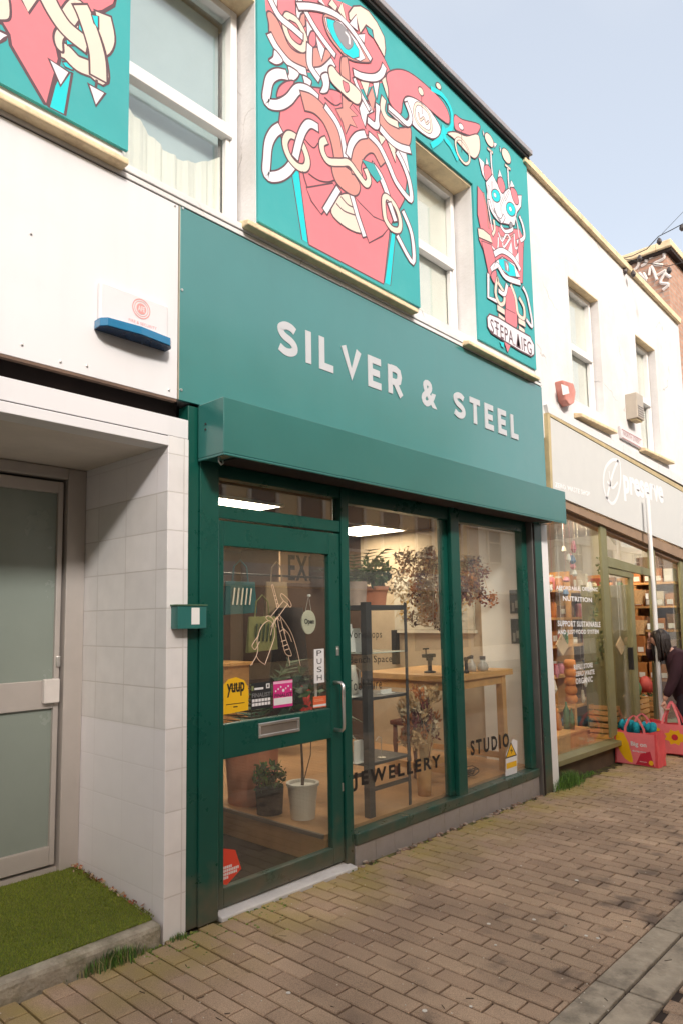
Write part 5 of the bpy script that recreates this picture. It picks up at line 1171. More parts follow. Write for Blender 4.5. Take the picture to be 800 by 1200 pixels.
s = MB(); s.slab([(648, 590), (702, 608), (718, 868), (656, 898)], GP, .006); s.slab([(710, 610), (760, 628), (763, 672), (711, 655)], GP, .006); s.slab([(713, 668), (739, 674), (748, 850), (726, 858)], GP, .006); s.slab([(766, 632), (830, 655), (835, 850), (774, 846)], GP, .006)
pg = s.build('pane', gl, wf2)
s = MB(); a = W(742, 680, .09); s.box(a.x, a.x+.015, .13, .75, .05, a.z-.05); s.box(a.x-.01, a.x+.03, .68, .76, .05, a.z-.03); dl2 = s.build('open_door', olive, nb, bevel=.003)
s = MB(); q0, q1 = W(738, 785, .05), W(743, 758, .05); s.box(q0.x, q0.x+.05, .02, .07, q0.z, q1.z); s.build('handle', dkm, nb, bevel=.004)
def wtxt(txt, px0, px1, up, b_=.03):
    a, b, c = W(px0[0], px0[1], .094), W(px1[0], px1[1], .094), W(up[0], up[1], .094); mb = MB(); text(mb, txt, a.x, b.x, a.z, c.z, .094, 0, b_, 1.1, .001, (b.z-a.z)/(b.x-a.x)); mb.build('lettering', wh, pg)
wtxt('AFFORDABLE, ORGANIC', (651, 692), (700, 694), (651, 686)); wtxt('NUTRITION', (659, 704), (693, 706), (659, 698)); wtxt('SUPPORT SUSTAINABLE', (653, 734), (703, 735), (653, 727)); wtxt('AND JUST FOOD SYSTEM', (653, 745), (701, 744), (653, 738))
wtxt('REFILL STORE', (672, 785), (694, 782), (672, 779)); wtxt('ZERO WASTE', (674, 793), (696, 790), (674, 787)); wtxt('ORGANIC', (674, 802), (694, 799), (674, 795))
# inside
s = MB(); s.box(6.3, EX-.2, 4.0, 4.05, -.1, 3.2); s.build('interior_wall', mat('cream interior', (.40, .28, .18), .9, var=.05), nb)
s = MB(); s.box(6.22, 6.3, .13, 4.0, -.1, 3.2); s.build('interior_wall', white_wall, nb)
s = MB(); s.box(6.3, EX-.2, .13, 4.0, -.12, .02); s.build('floor', ply, nb)
s = MB(); s.box(6.3, EX-.2, .13, 4.0, 2.9, 2.95); s.build('ceiling', mat('white ceiling', (.7, .68, .64), .9), nb)
for i, (x, y, lab) in enumerate(((7.6, .55, 'added fill lamp hidden above the left window of the white shop'), (9.7, .6, 'added fill lamp hidden farther inside the white shop'))):  # unseen lamps added above the window head to brighten the stock
    t = thing('fill_lamp', lab, 'lamp', (x, y, 2.7), 'added fill lamps in the zero waste shop')
    s = MB(); s.lathe([(.02, .18), (.12, .12), (.16, .02), (.15, 0), (.02, .0)], (x, y, 2.7), 20); s.build('shade', emis('fill lamp glow', (1, .80, .55), 34), t); s = MB(); s.tube([(x, y, 2.87), (x, y, 2.9)], .006, 5); s.build('cord', dkm, t)
# shelving across the room
prod = [mat('product '+n_, c_, .6, var=.2) for n_, c_ in (('amber', (.40, .16, .04)), ('cream', (.6, .52, .4)), ('green', (.08, .18, .08)), ('red', (.42, .05, .04)), ('blue', (.07, .15, .28)), ('brown', (.2, .11, .06)), ('white', (.7, .68, .64)), ('orange', (.45, .17, .05)), ('pink', (.55, .2, .25)), ('black', (.04, .03, .03)))]
def jar(x, y, z, r_, h_, m, lab):
    t = thing('jar', lab, 'jar', (x, y, z), 'jars on the zero waste shop shelves')
    s = MB(); s.lathe([(r_*.9, 0), (r_, h_*.1), (r_, h_*.75), (r_*.7, h_*.85)], (x, y, z), 10); s.build('body', m, t, smooth=True); s = MB(); s.lathe([(r_*.75, h_*.851), (r_*.75, h_)], (x, y, z), 10); s.build('lid', prod[random.choice((5, 6, 9))], t)
unit = thing('shelving_unit', 'timber wall shelves full of jars and boxes inside the zero waste shop', 'shelving unit', (8.9, 1.6, 0))
for k, z in enumerate((.42, .82, 1.18, 1.52, 1.86)):
    s = MB(); s.box(7.3, 10.9, .80, 1.1, z-.03, z); s.build('shelf', wood, unit)
s = MB()
for x in (7.3, 8.5, 9.7, 10.87): s = MB(); s.box(x, x+.03, .79, 1.1, .02, 2.1); s.build('upright', wood, unit)
s = MB(); s.box(7.3, 10.9, 1.101, 1.13, .02, 2.1); s.build('back_panel', mat('dark back panel', (.14, .09, .06), .8), unit)
kinds = ['amber', 'cream', 'green', 'red', 'blue', 'brown', 'white', 'orange', 'pink', 'black']
for z in (.82, 1.18, 1.52, 1.86):
    x = 7.4
    while x < 10.8:
        k = random.randrange(10); r_ = random.uniform(.04, .065)
        if random.random() < .4:
            w_, h_ = random.uniform(.08, .2), random.uniform(.08, .24); kk = random.choice((1, 3, 5, 6, 7, 0)); t = thing('product_box', 'small %s box with a pale label on the timber shelves of the white shop' % kinds[kk], 'box', (x, .88, z), 'boxes on the zero waste shop shelves')
            s = MB(); s.box(x-w_/2, x+w_/2, .84, .97, z+.001, z+h_); s.build('box', prod[kk], t, bevel=.004); s = MB(); s.box(x-w_*.3, x+w_*.3, .8375, .8395, z+h_*.3, z+h_*.7); s.build('label', paper, t); x += w_+random.uniform(.01, .06); continue
        jar(x, random.uniform(.87, .95), z+.001, r_, random.uniform(.13, .22), prod[k], 'small %s jar on the timber shelves of the white shop' % kinds[k]); x += r_*2+random.uniform(.03, .12)
def crate(x, y, z, lab, w_=.42, d_=.3, h_=.2):
    t = thing('wooden_crate', lab, 'crate', (x, y, z), 'slatted wooden crates inside the zero waste shop')
    s = MB()
    for k in range(3):
        zz = z+.012+k*(h_/3); s.box(x-w_/2, x+w_/2, y-d_/2, y-d_/2+.012, zz, zz+h_/3-.018); s.box(x-w_/2, x+w_/2, y+d_/2-.012, y+d_/2, zz, zz+h_/3-.018)
        s.box(x-w_/2, x-w_/2+.012, y-d_/2+.013, y+d_/2-.013, zz, zz+h_/3-.018); s.box(x+w_/2-.012, x+w_/2, y-d_/2+.013, y+d_/2-.013, zz, zz+h_/3-.018)
    s.build('slats', wood, t); s = MB(); s.box(x-w_/2+.013, x+w_/2-.013, y-d_/2+.013, y+d_/2-.013, z+.0, z+.012); s.build('base', wood, t)
    s = MB(); leaves(s, (x, y, z+h_*.8), (w_*.4, d_*.4, h_*.25), 60, .07, mr=4); s.build('produce', [prod[i] for i in random.sample(range(10), 4)], t)
ci = 0
for z, pos in ((.02, 'bottom'), (.235, 'upper')):
    for x, col in ((8.9, 'left'), (9.55, 'middle'), (10.2, 'right')): crate(x, .52, z, '%s wooden crate in the %s stack behind the shop door' % (pos, col), .5, .34)
for x, z, k in ((8.9, .46, 4), (9.3, .46, 8), (9.75, .46, 2), (10.2, .46, 3)):
    s = MB(); s.lathe([(.08, 0), (.1, .1), (.06, .2), (.02, .22)], (x, .52, z+.0), 12, 0, .2); tag(s.build('cloth_bundle', prod[k], smooth=True), '%s cloth bundle lying on the wooden crates' % kinds[k], 'cloth')
# side shelves by the door, seen through the open doorway
un2 = thing('shelving_unit', 'timber side shelves with tan boxes seen through the open shop door', 'shelving unit', (10.7, .45, 0))
for z in (.62, .98, 1.32, 1.66, 2.0): s = MB(); s.box(10.5, 10.9, .14, .785, z-.03, z); s.build('shelf', wood, un2)
s = MB(); s.box(10.901, 10.915, .14, .785, .02, 2.4); s.build('back_panel', prod[5], un2)
for z, nm in ((.62, 'lowest'), (.98, 'second'), (1.32, 'middle'), (1.66, 'upper'), (2.0, 'top')):
    for j, y in enumerate((.22, .36, .50, .66)):
        kk = random.choice((1, 5, 0, 5, 1, 7, 6)); h_ = random.uniform(.16, .26); t = thing('product_box', '%s box on the %s side shelf inside the open shop door' % (kinds[kk], nm), 'box', (10.6, y, z), 'boxes on the side shelves')
        s = MB(); s.box(10.5, 10.7, y-.06, y+.06, z+.001, z+h_); s.build('box', prod[kk], t, bevel=.004); s = MB(); s.box(10.496, 10.4985, y-.04, y+.04, z+.02, z+.09); s.build('label', paper, t)
# boxes and baskets on the lower shelf and window display
for k, (px, py) in enumerate(((745, 700), (757, 700), (747, 735), (759, 737), (788, 690))):
    q = W(px, py, .6); t = thing('wicker_basket', ['upper left', 'upper right', 'lower left', 'lower right', 'far right'][k]+' tan basket on the shelves seen through the open shop door', 'basket', (q.x, .62, q.z-.1), 'tan baskets in the zero waste shop')
    s = MB(); s.lathe([(.10, 0), (.15, .2), (.14, .2), (.1, .02)], (q.x, .62, q.z-.1), 16); s.build('basket', mat('wicker', (.5, .3, .14), .9, var=.4, scale=60, bump=.8, bscale=80), t); s = MB(); s.box(q.x-.05, q.x+.05, 0.45, .455, q.z-.03, q.z+.05); s.build('label_card', paper, t)
for k, (px, py) in enumerate(((673, 704), (744, 705)), ):
    pass
for k, (px, py, Y) in enumerate(((658.5, 756, .2), (727, 757, .2))):
    q = W(px, py, Y); r_ = .12
    t = thing('paper_diamond', ['left', 'right'][k]+' tan paper square hung by one corner in the shop window', 'paper decoration', (q.x, Y, q.z), 'paper squares hung in the shop window')
    s = MB(); s.prism([(q.x-r_*1.2, q.z+.01), (q.x, q.z-r_*.9), (q.x+r_*1.2, q.z-.02), (q.x, q.z+r_*.95)], Y, Y+.012); s.build('sheet', mat('kraft paper', (.62, .42, .24), .8, var=.15), t); s = MB(); s.tube([(q.x, Y+.005, q.z+r_*.9), (q.x, Y+.005, 2.6)], .002, 4); s.build('string', paper, t)
# window display: twig stand with small hanging things, orange bottle stack, netting
s = MB(); q = W(668, 800, .35)
for k in range(5):
    s.lathe([(.05, 0), (.065, .03), (.065, .06), (.05, .09)], (q.x, .35, q.z-.22+k*.095), 16)
tag(s.build('orange_beads', mat('orange felt', (.72, .25, .06), .8, var=.1), smooth=True), 'stack of orange felt balls in the left window of the white shop', 'decoration')
dm = [prod[i] for i in (6, 8, 3, 1, 7, 2, 4)]
s = MB(); s.box(6.45, 7.55, .25, .75, .03, .30); s.box(6.43, 7.57, .23, .77, .30, .33); disp = tag(s.build('display_plinth', wood, bevel=.004), 'low timber display plinth in the left window of the white shop', 'plinth')
for k in range(26):
    x = random.uniform(6.5, 7.5); y = random.uniform(.3, .7); z = .331; kk = random.randrange(7)
    s = MB(); h_ = random.uniform(.08, .30); r_ = random.uniform(.03, .06); s.lathe([(r_*.9, 0), (r_, h_*.3), (r_*.8, h_*.7), (r_*.3, h_*.85), (r_*.3, h_)], (x, y, z), 10)
    tag(s.build('gift_bottle', dm[kk], smooth=True), 'small %s bottle in the crowded window display' % ['white', 'pink', 'red', 'cream', 'orange', 'green', 'blue'][kk], 'bottle', 'small goods on the window display plinth')
for k in range(34):
    x = random.uniform(6.45, 7.75); y = random.uniform(.18, .6); z = random.uniform(1.75, 2.3) if k < 20 else random.uniform(.55, 1.0); kk = random.choice((0, 0, 0, 3, 1, 6, 2))
    s = MB(); r_ = random.uniform(.02, .045); h_ = random.uniform(.05, .18); s.lathe([(r_*.4, 0), (r_, h_*.3), (r_*.5, h_)], (x, y, z), 8); s.tube([(x, y, z+h_), (x, y, 2.9)], .0015, 3)
    tag(s.build('hanging_ornament', dm[kk]), 'small %s ornament hanging on a thread in the left shop window' % ['white', 'pink', 'red', 'cream', 'orange', 'green', 'blue'][kk], 'ornament', 'ornaments hanging in the left window of the white shop')
t = thing('leafy_garland', 'trailing green plant garland beside the olive mullion', 'plant', (7.6, .25, .8)); s = MB()
q = [W(700+6*math.sin(k*.7), 660+k*9, .16) for k in range(14)]
for p_ in q: leaves(s, p_, (.05, .03, .08), 14, .05, mr=2)
s.build('foliage', [leaf_g, lime], t); s = MB(); s.tube(q, .003, 4); s.build('stem', leaf_d, t)
# white pole in front of the shop
s = MB(); s.tube([(8.9, -.09, gz(8.9)-.01), (8.9, -.09, 2.97)], .026, 14, 0); s.lathe([(.055, 0), (.055, .012)], (8.9, -.09, gz(8.9)), 14)
tag(s.build('white_pole', upvc, smooth=False), 'thin white pole standing in front of the white shop beside the stooping person', 'pole')
# things on the white wall
t = thing('alarm_box', 'faded red and white bell box high on the white wall right of the murals', 'alarm box', W(658, 475)); 
s = MB(); s.slab([(651, 447), (664, 451), (667, 461), (665, 474), (660, 477), (655, 470)], 0, .02, 0, .07); s.build('casing', mat('faded red plastic', (.62, .24, .19), .5, var=.2, dirt=(.7, .5, .45), dirt_amt=.5), t, bevel=.012)
s = MB(); s.slab([(657, 450), (665, 453), (666.5, 461), (659, 463)], -.0705, .002); s.build('panel', paper, t)
t = thing('wall_vent', 'beige ventilation box on the white wall between its two windows', 'vent', W(742, 495)); a, b = W(733, 496, -.12), W(748, 463, -.12)
s = MB(); s.box(8.66, 8.89, -.12, WY, 3.95, 4.27); s.build('casing', mat('beige vent metal', (.52, .46, .38), .5, .2, var=.1), t, bevel=.008)
s = MB()
for k in range(5): s.box(8.68, 8.87, -.127, -.121, 3.98+k*.03, 3.992+k*.03)
s.build('slat', alu, t); s = MB(); s.box(8.68, 8.87, -.10, -.02, 3.93, 3.949); s.build('outlet', ybr, t)
t = thing('street_name_plate', 'small white street name plate under the beige vent', 'sign', W(738, 520)); s = MB(); s.slab([(726, 499), (752, 513), (753, 527), (728, 513)], -.012, .03); s.build('plate', mat('white name plate', (.74, .70, .70), .4), t, bevel=.002)
s = MB(); s.slab([(728, 502.5), (751, 515), (751, 516), (728, 503.5)], -.0135, .001); s.slab([(728.5, 512), (752, 525), (752, 526), (728.5, 513)], -.0135, .001)
a, b, c = W(730, 510, -.0138), W(750, 521, -.0138), W(730, 505, -.0138); text(s, 'NORTH STREET', a.x, b.x, a.z, c.z, -.0138, 0, .0, 1.1, .0005, (b.z-a.z)/(b.x-a.x)); s.build('lettering', mat('dull red print', (.45, .2, .2), .6), t)

# left bell box
t = thing('alarm_box', 'pale square bell box with a blue strobe bar on the white fascia board', 'alarm box', (1.77, 0, 2.95))
a, b = W(117, 378), W(200, 363)
s = MB(); s.box(1.585, 1.975, -.03, -.001, 2.995, 3.19); s.build('casing', mat('ivory plastic', (.70, .67, .68), .4, var=.03), t, bevel=.01)
q = W(166, 362, -.031); s = MB(); n = 24
for (ro, ri) in ((.052, .047), (.040, .037)):
    for k in range(n):
        a1, a2 = 2*math.pi*k/n, 2*math.pi*(k+1)/n; s.face([(q.x+ro*math.cos(a1), -.0315, q.z+ro*math.sin(a1)), (q.x+ri*math.cos(a1), -.0315, q.z+ri*math.sin(a1)), (q.x+ri*math.cos(a2), -.0315, q.z+ri*math.sin(a2)), (q.x+ro*math.cos(a2), -.0315, q.z+ro*math.sin(a2))])
s.face([(q.x+.028*math.cos(-2*math.pi*k/18), -.0317, q.z+.028*math.sin(-2*math.pi*k/18)) for k in range(18)]); text(s, 'AFE', q.x-.02, q.x+.02, q.z-.014, q.z+.014, -.0322, 1, .03, 1, .0003); text(s, 'FIRE & SECURITY', q.x-.07, q.x+.09, q.z-.085, q.z-.07, -.0316, 0, 0, 1.1, .0003)
s.build('printed_badge', [mat('faded red print', (.75, .32, .30), .6), mat('pale print', (.75, .6, .6), .6)], t)
blu = mat('blue translucent plastic', (.015, .17, .34), .18, var=.15, coat=.6); blud = mat('blue plastic underside', (.008, .035, .09), .25, var=.1)
s = MB(); pr = [(1.575, -.055), (1.60, -.085), (1.77, -.105), (1.95, -.085), (1.975, -.055), (1.975, -.001), (1.575, -.001)]
s.prismz(pr, 2.952, 2.992, 0); s.prismz([(x, y*.96) for x, y in pr], 2.948, 2.9515, 1); s.build('strobe_bar', [blu, blud], t, bevel=.003)
# green call box on the pilaster with a label
t = thing('call_box', 'small green box with a white paper label at the edge of the pilaster', 'box', (2.07, -.03, 1.5))
a, b = W(203, 738, -.06), W(231, 709, -.06); s = MB(); s.box(2.025, 2.20, -.065, .0, 1.508, 1.625); s.build('casing', box_green, t, bevel=.004); s = MB(); s.box(2.105, 2.155, -.0665, -.0652, 1.53, 1.615); s.build('label', paper, t)
s = MB(); s.box(2.02, 2.205, -.07, .0, 1.6255, 1.632); s.build('lid', mat('worn green lid', (.08, .16, .09), .5, var=.3), t)

# ================================================================== BRICK BUILDING BEYOND
redbr = brickmat('orange red brick', (.50, .29, .205), (.42, .235, .165), (.42, .33, .27), .225, .075, .010, 'sz', rough=.85)
bb = thing('brick_building', 'taller orange brick building with graffiti on its gable beyond the white one', 'building', (14, 4, 0))
s = MB(); s.hexa([(11.15, .12, -.3), (22, .12, -.3), (11.15, 9, -.3), (22, 9, -.3), (11.15, .12, 7.2), (22, .12, 7.2), (11.15, 9, 7.2), (22, 9, 7.2)]); s.build('wall', redbr, bb)
s = MB(); s.box(11.05, 22.1, .02, .25, 7.2, 7.31); s.box(11.05, 11.3, .251, 9, 7.2, 7.31); s.build('coping', cream, bb, bevel=.01)
s = MB(); s.box(11.10, 22, .04, .119, 7.15, 7.2); s.box(11.10, 11.149, .12, 9, 7.15, 7.2); s.build('gutter', darkgap, bb)
for x, z in ((13, 4.2), (15.5, 4.2), (18, 4.2)):
    s = MB(); s.box(x, x+1, .08, .119, z, z+1.6); f = s.build('window', upvc, bb); s = MB(); s.box(x+.08, x+.92, .07, .079, z+.08, z+1.52); s.build('pane', pane_up, f)
s = MB()
def graf(pts, w_=.05):
    Q = []
    for x, y in Art.smooth(None, pts, False, 4): Q.append(XX(700+x/3.75, 240+y/3.75, 11.144))
    s.tube(Q, w_*.5, 5)
graf([(120, 240), (160, 215), (180, 260), (150, 290), (130, 260)]); graf([(190, 215), (215, 250), (190, 270)]); graf([(225, 235), (280, 205), (290, 235), (245, 260), (285, 265)]); graf([(180, 300), (215, 330), (200, 300)]); graf([(225, 310), (235, 270), (260, 330)]); graf([(262, 310), (300, 290), (275, 340), (310, 350), (285, 375)]); graf([(300, 305), (320, 320)])
s.build('graffiti', mat('white spray paint', (.72, .66, .62), .8, var=.1), bb)
s = MB(); s.hexa([(22, .0, -.4), (75, .0, -1), (22, 9, -.4), (75, 9, -1), (22, .0, 6.5), (75, .0, 6), (22, 9, 6.5), (75, 9, 6)]); o = s.build('far_terrace', white_wall); tag(o, 'white terrace continuing down the street beyond the brick building', 'building')
# festoon cable with bulbs
t = thing('festoon_lights', 'dark festoon cable with small bulbs crossing the sky at the upper right', 'string lights', (11, .3, 6.4))
pa = W(728, 302, -.05); pts = [pa]; 
for (x, y, Y) in ((745, 296, -.3), (758, 291, -.6), (768, 279, -1.0), (783, 272, -1.6), (800, 262, -2.2), (830, 240, -3.5)): pts.append(W(x, y, Y))
def P3(x, y, X): return XX(x, y, X)
pts = [P3(728, 303, 8.9), P3(740, 300, 9.0), P3(757, 292, 9.1), P3(771, 277, 9.2), P3(785, 270, 9.3), P3(800, 262, 9.4), P3(830, 243, 9.6)]
s = MB(); s.tube(pts, .006, 5); s.tube([P3(728, 303, 8.9), P3(780, 312, 9.1), P3(812, 305, 9.4)], .005, 5); s.tube([P3(775, 274, 9.2), P3(800, 248, 9.6), P3(830, 222, 9.9)], .003, 4); s.build('cable', ink, t)
for (x, y, X) in ((748.5, 299, 9.05), (771.5, 279, 9.2), (798, 263, 9.4), (741, 317, 8.95), (731, 314, 8.9), (783, 313, 9.1)):
    q = P3(x, y, X); s = MB(); s.lathe([(.012, .0), (.03, -.03), (.032, -.06), (.012, -.09)][::-1], q, 10); s.build('bulb', mat('dark bulb holder', (.06, .05, .05), .4), t)

# ================================================================== OPPOSITE SIDE OF THE STREET (seen in the glass, and shading the shops)
stone = mat('tan limestone', (.84, .64, .38), .85, var=.12, scale=3); stone2 = mat('pale render', (.78, .72, .62), .85, var=.08); slate = mat('slate roof', (.10, .10, .11), .7, var=.2); dglass = mat('dark window glass', (.05, .06, .07), .08, var=.05)
def terrace(name, lab, x0, x1, h, wall, nx, rows, y=-12.3, trim=stone2):
    t = thing(name, lab, 'building', ((x0+x1)/2, y-4, 0)); s = MB(); s.box(x0, x1, y-9, y, -1.2, h); s.build('wall', wall, t)
    s = MB(); s.box(x0, x1, y+.001, y+.22, h-.35, h-.05); s.build('cornice', trim, t, bevel=.02)
    dx = (x1-x0)/nx
    for r_ in range(rows):
        for k in range(nx):
            cx_ = x0+dx*(k+.5); z0 = 3.9+r_*2.9
            if z0+1.7 > h: continue
            s = MB()
            for a in ((cx_-.62, cx_-.5, z0-.1, z0+1.8), (cx_+.5, cx_+.62, z0-.1, z0+1.8), (cx_-.5, cx_+.5, z0+1.68, z0+1.8), (cx_-.5, cx_+.5, z0-.1, z0), (cx_-.5, cx_+.5, z0+.82, z0+.88)): s.box(a[0], a[1], y+.001, y+.08, a[2], a[3])
            f = s.build('window', trim, t); s = MB(); s.box(cx_-.5, cx_+.5, y+.002, y+.02, z0, z0+1.68); s.build('pane', dglass, f)
    for k in range(max(2, nx//2)):
        w_ = (x1-x0)/max(2, nx//2); a = x0+w_*k+.25; s = MB(); s.box(a, a+w_-.5, y+.001, y+.05, .3, 2.5); s.build('shop_window', dglass, t); s = MB(); s.box(a-.1, a+w_-.4, y+.001, y+.14, 2.55, 3.2); s.build('shop_fascia', trim, t)
    return t
terrace('brick_terrace', 'tall red brick terrace across the street, left end', -34, -8, 10.3, redbr, 9, 3)
terrace('stone_terrace', 'tall tan stone terrace across the street facing the shops', -8, .3, 10.2, stone, 4, 3)
terrace('stone_terrace', 'tan stone terrace across the street with pale window surrounds', .3, 25, 9.9, stone, 12, 3)
t = terrace('low_building', 'low pale building with a gable across the street, right end', 25, 60, 5.6, stone2, 8, 1)
s = MB(); s.prism([(33, 5.61), (41, 5.61), (37, 7.6)], -12.6, -12.2); s.build('pediment', stone2, t); s = MB(); s.prism([(32.6, 5.63), (37, 7.85), (41.4, 5.63), (41.0, 5.62), (37, 7.62), (33, 5.62)], -12.7, -12.1); s.build('pediment_trim', slate, t)

# ================================================================== PLANTS, TURF AND SMALL THINGS
turf_m = []
for n_, c_ in (('turf', (.19, .245, .02)), ('turf light', (.27, .32, .03)), ('turf dark', (.10, .135, .014)), ('turf straw', (.24, .22, .06))): turf_m.append(mat('artificial '+n_, c_, .7, var=.1))
s = MB(); tz = lambda y: zf+(zr-zf)*(y+.015)/.965+.002
s.hexa([(-.9, .03, tz(.03)-.0), (1.965, .045, tz(.04)), (-.9, .86, tz(.86)), (1.99, .86, tz(.86)), (-.9, .03, tz(.03)+.008), (1.965, .045, tz(.04)+.008), (-.9, .86, tz(.86)+.008), (1.99, .86, tz(.86)+.008)], 2)
for i in range(52000):
    x = random.uniform(.75, 1.985); y = random.uniform(.03, .862)
    if x > 1.955 and y < .05: continue
    z = tz(y)+.006; h_ = random.uniform(.006, .014); a = random.uniform(0, 6.28); b_ = random.uniform(0, 6.28); wv = .0016
    s.face([(x-math.cos(a)*wv, y-math.sin(a)*wv, z), (x+math.cos(a)*wv, y+math.sin(a)*wv, z), (x+math.cos(b_)*h_*.55, y+math.sin(b_)*h_*.55, z+h_)], random.choice((0, 0, 0, 1, 1, 2, 2, 3)))
tag(s.build('grass_mat', turf_m), 'bright green artificial grass mat on the step of the left doorway', 'grass mat')
def tuft(name, lab, c, rx, ry, n, hmax, mats, grp):
    s = MB()
    for i in range(n):
        x = c[0]+random.gauss(0, rx*.5); y = c[1]+random.gauss(0, ry*.5); z = gz(x); h_ = hmax*random.uniform(.35, 1)*max(.3, 1-((x-c[0])/rx/1.3)**2); a = random.uniform(0, 6.28); l = random.uniform(.1, .6)*h_
        dx, dy = math.cos(a)*l, math.sin(a)*l; wv = random.uniform(.001, .0025); px_w, py_w = -math.sin(a)*wv, math.cos(a)*wv; k = random.randrange(len(mats))
        m1 = (x+dx*.35, y+dy*.35, z+h_*.65)
        s.face([(x-px_w, y-py_w, z), (x+px_w, y+py_w, z), (m1[0]+px_w*.8, m1[1]+py_w*.8, m1[2]), (m1[0]-px_w*.8, m1[1]-py_w*.8, m1[2])], k); s.face([(m1[0]-px_w*.8, m1[1]-py_w*.8, m1[2]), (m1[0]+px_w*.8, m1[1]+py_w*.8, m1[2]), (x+dx, y+dy, z+h_*.95)], k)
    return tag(s.build(name, mats), lab, 'grass', grp)
gm = [leaf_g, leaf_b, mat('grass mid', (.09, .17, .035), .6, var=.3), mat('dry grass', (.3, .27, .12), .8)]
tuft('grass_tuft', 'wide green grass tuft at the foot of the concrete step', (1.72, -.03, 0), .17, .035, 620, .085, gm, 'weeds along the shop fronts')
tuft('grass_tuft', 'tiny moss and grass tuft at the foot of the tiled pier', (2.07, -.03, 0), .06, .03, 160, .035, gm, 'weeds along the shop fronts')
tuft('grass_tuft', 'bushy bright green tuft at the foot of the white pilaster', (6.42, -.02, 0), .30, .07, 900, .17, [leaf_b, leaf_g, gm[2], leaf_b], 'weeds along the shop fronts')
tuft('grass_tuft', 'low sparse tuft under the sill of the white shop', (7.0, .03, 0), .2, .04, 200, .05, [leaf_b, leaf_g], 'weeds along the shop fronts')
# moss cushions in the joints near the wall
s = MB()
for i in range(420):
    x = random.choice((random.uniform(2.2, 2.75), random.uniform(3.3, 6.1), random.uniform(1.8, 2.2))); y = -abs(random.gauss(0, .10))-.005; z = gz(x)
    r_ = random.uniform(.003, .011); s.lathe([(r_, -.004), (r_*.85, r_*.12), (r_*.4, r_*.25)], (x, y, z-.002), 7, random.randrange(2))
tag(s.build('moss', [moss_y, mat('moss green', (.10, .14, .03), 1, var=.4)]), kind='stuff')
# pale mortar rubble along the plinth
s = MB()
for i in range(90):
    x = random.uniform(3.42, 5.9); y = random.uniform(-.03, .02); r_ = random.uniform(.003, .011); s.rbox((x, y, gz(x)+.002), (r_*1.5, r_, .004), Matrix.Rotation(random.uniform(0, 3), 3, 'Z'), random.randrange(3))
tag(s.build('rubble', [mat('mortar crumb', (.36, .30, .24), .95), mat('mortar crumb pink', (.32, .22, .17), .95), mat('mortar crumb brown', (.2, .13, .09), .95)]), kind='stuff')
# leaf litter at the back corner of the mat
s = MB()
for i in range(90):
    x = 1.985-abs(random.gauss(0, .02)); y = random.choice((random.uniform(.55, .85), random.uniform(.05, .85))); z = tz(y)+.016; d = random.uniform(.008, .022); a = random.uniform(0, 6.28)
    s.face([(x, y, z), (x+d*math.cos(a), y+d*math.sin(a), z+.006), (x+d*math.cos(a+1), y+d*math.sin(a+1), z+.012), (x+d*math.cos(a+1.8)*.6, y+d*math.sin(a+1.8)*.6, z+.002)], random.randrange(3))
tag(s.build('leaf_litter', [mat('dead leaf', (.28, .10, .05), .9), mat('dead leaf brown', (.16, .08, .04), .9), mat('dead leaf pale', (.4, .3, .2), .9)]), kind='stuff')
# dark drain stub by the step
t = thing('drain_cover', 'small black plastic cover lying in the grass by the concrete step', 'drain cover', (1.86, -.02, 0)); q = Gd(157, 1117, .012)
s = MB(); s.rbox((q.x, q.y, gz(q.x)+.012), (.035, .028, .009), Matrix.Rotation(.3, 3, 'Z')); s.build('lid', mat('black plastic', (.035, .03, .035), .4, var=.2), t, bevel=.004); s = MB(); s.lathe([(.03, 0), (.03, .004)], (q.x, q.y, gz(q.x)+.001), 12); s.build('ring', ink, t)
# flattened chewing gum and grit dots
gum = mat('old chewing gum', (.6, .56, .5), .8)
gp = [(338, 1164), (580, 1108), (572, 1083), (686, 1097), (700, 1100), (551, 1180), (610, 1015), (675, 1032), (497, 1185), (625, 1078), (47, 1152)]
proto = None
for i, (x, y) in enumerate(gp):
    q = Gd(x, y, 0); z = gz(q.x); q = Gd(x, y, z); r_ = random.uniform(.006, .012)
    s = MB(); s.lathe([(r_, 0), (r_*.9, .002)], (q.x, q.y, z+.0015), 10); tag(s.build('gum_spot', gum), 'flattened pale chewing gum spot on the block pavement', 'chewing gum', 'chewing gum spots on the pavement')
# twigs and crumbs of dirt scattered over the blocks
s = MB()
for i in range(700):
    x = random.uniform(1.2, 8); y = random.uniform(-2.6, 0); z = gz(x)+.003; a = random.uniform(0, 3.1); l = random.uniform(.003, .02); pk = random.random() < .6
    s.rbox((x, y, z), (l if not pk else .0025, .0012 if not pk else .0022, .001), Matrix.Rotation(a, 3, 'Z'), 2 if pk else random.randrange(2))
tag(s.build('litter_crumbs', [soil, mat('straw bit', (.35, .27, .18), .9), mat('pale grit', (.6, .55, .46), .9)]), kind='stuff')

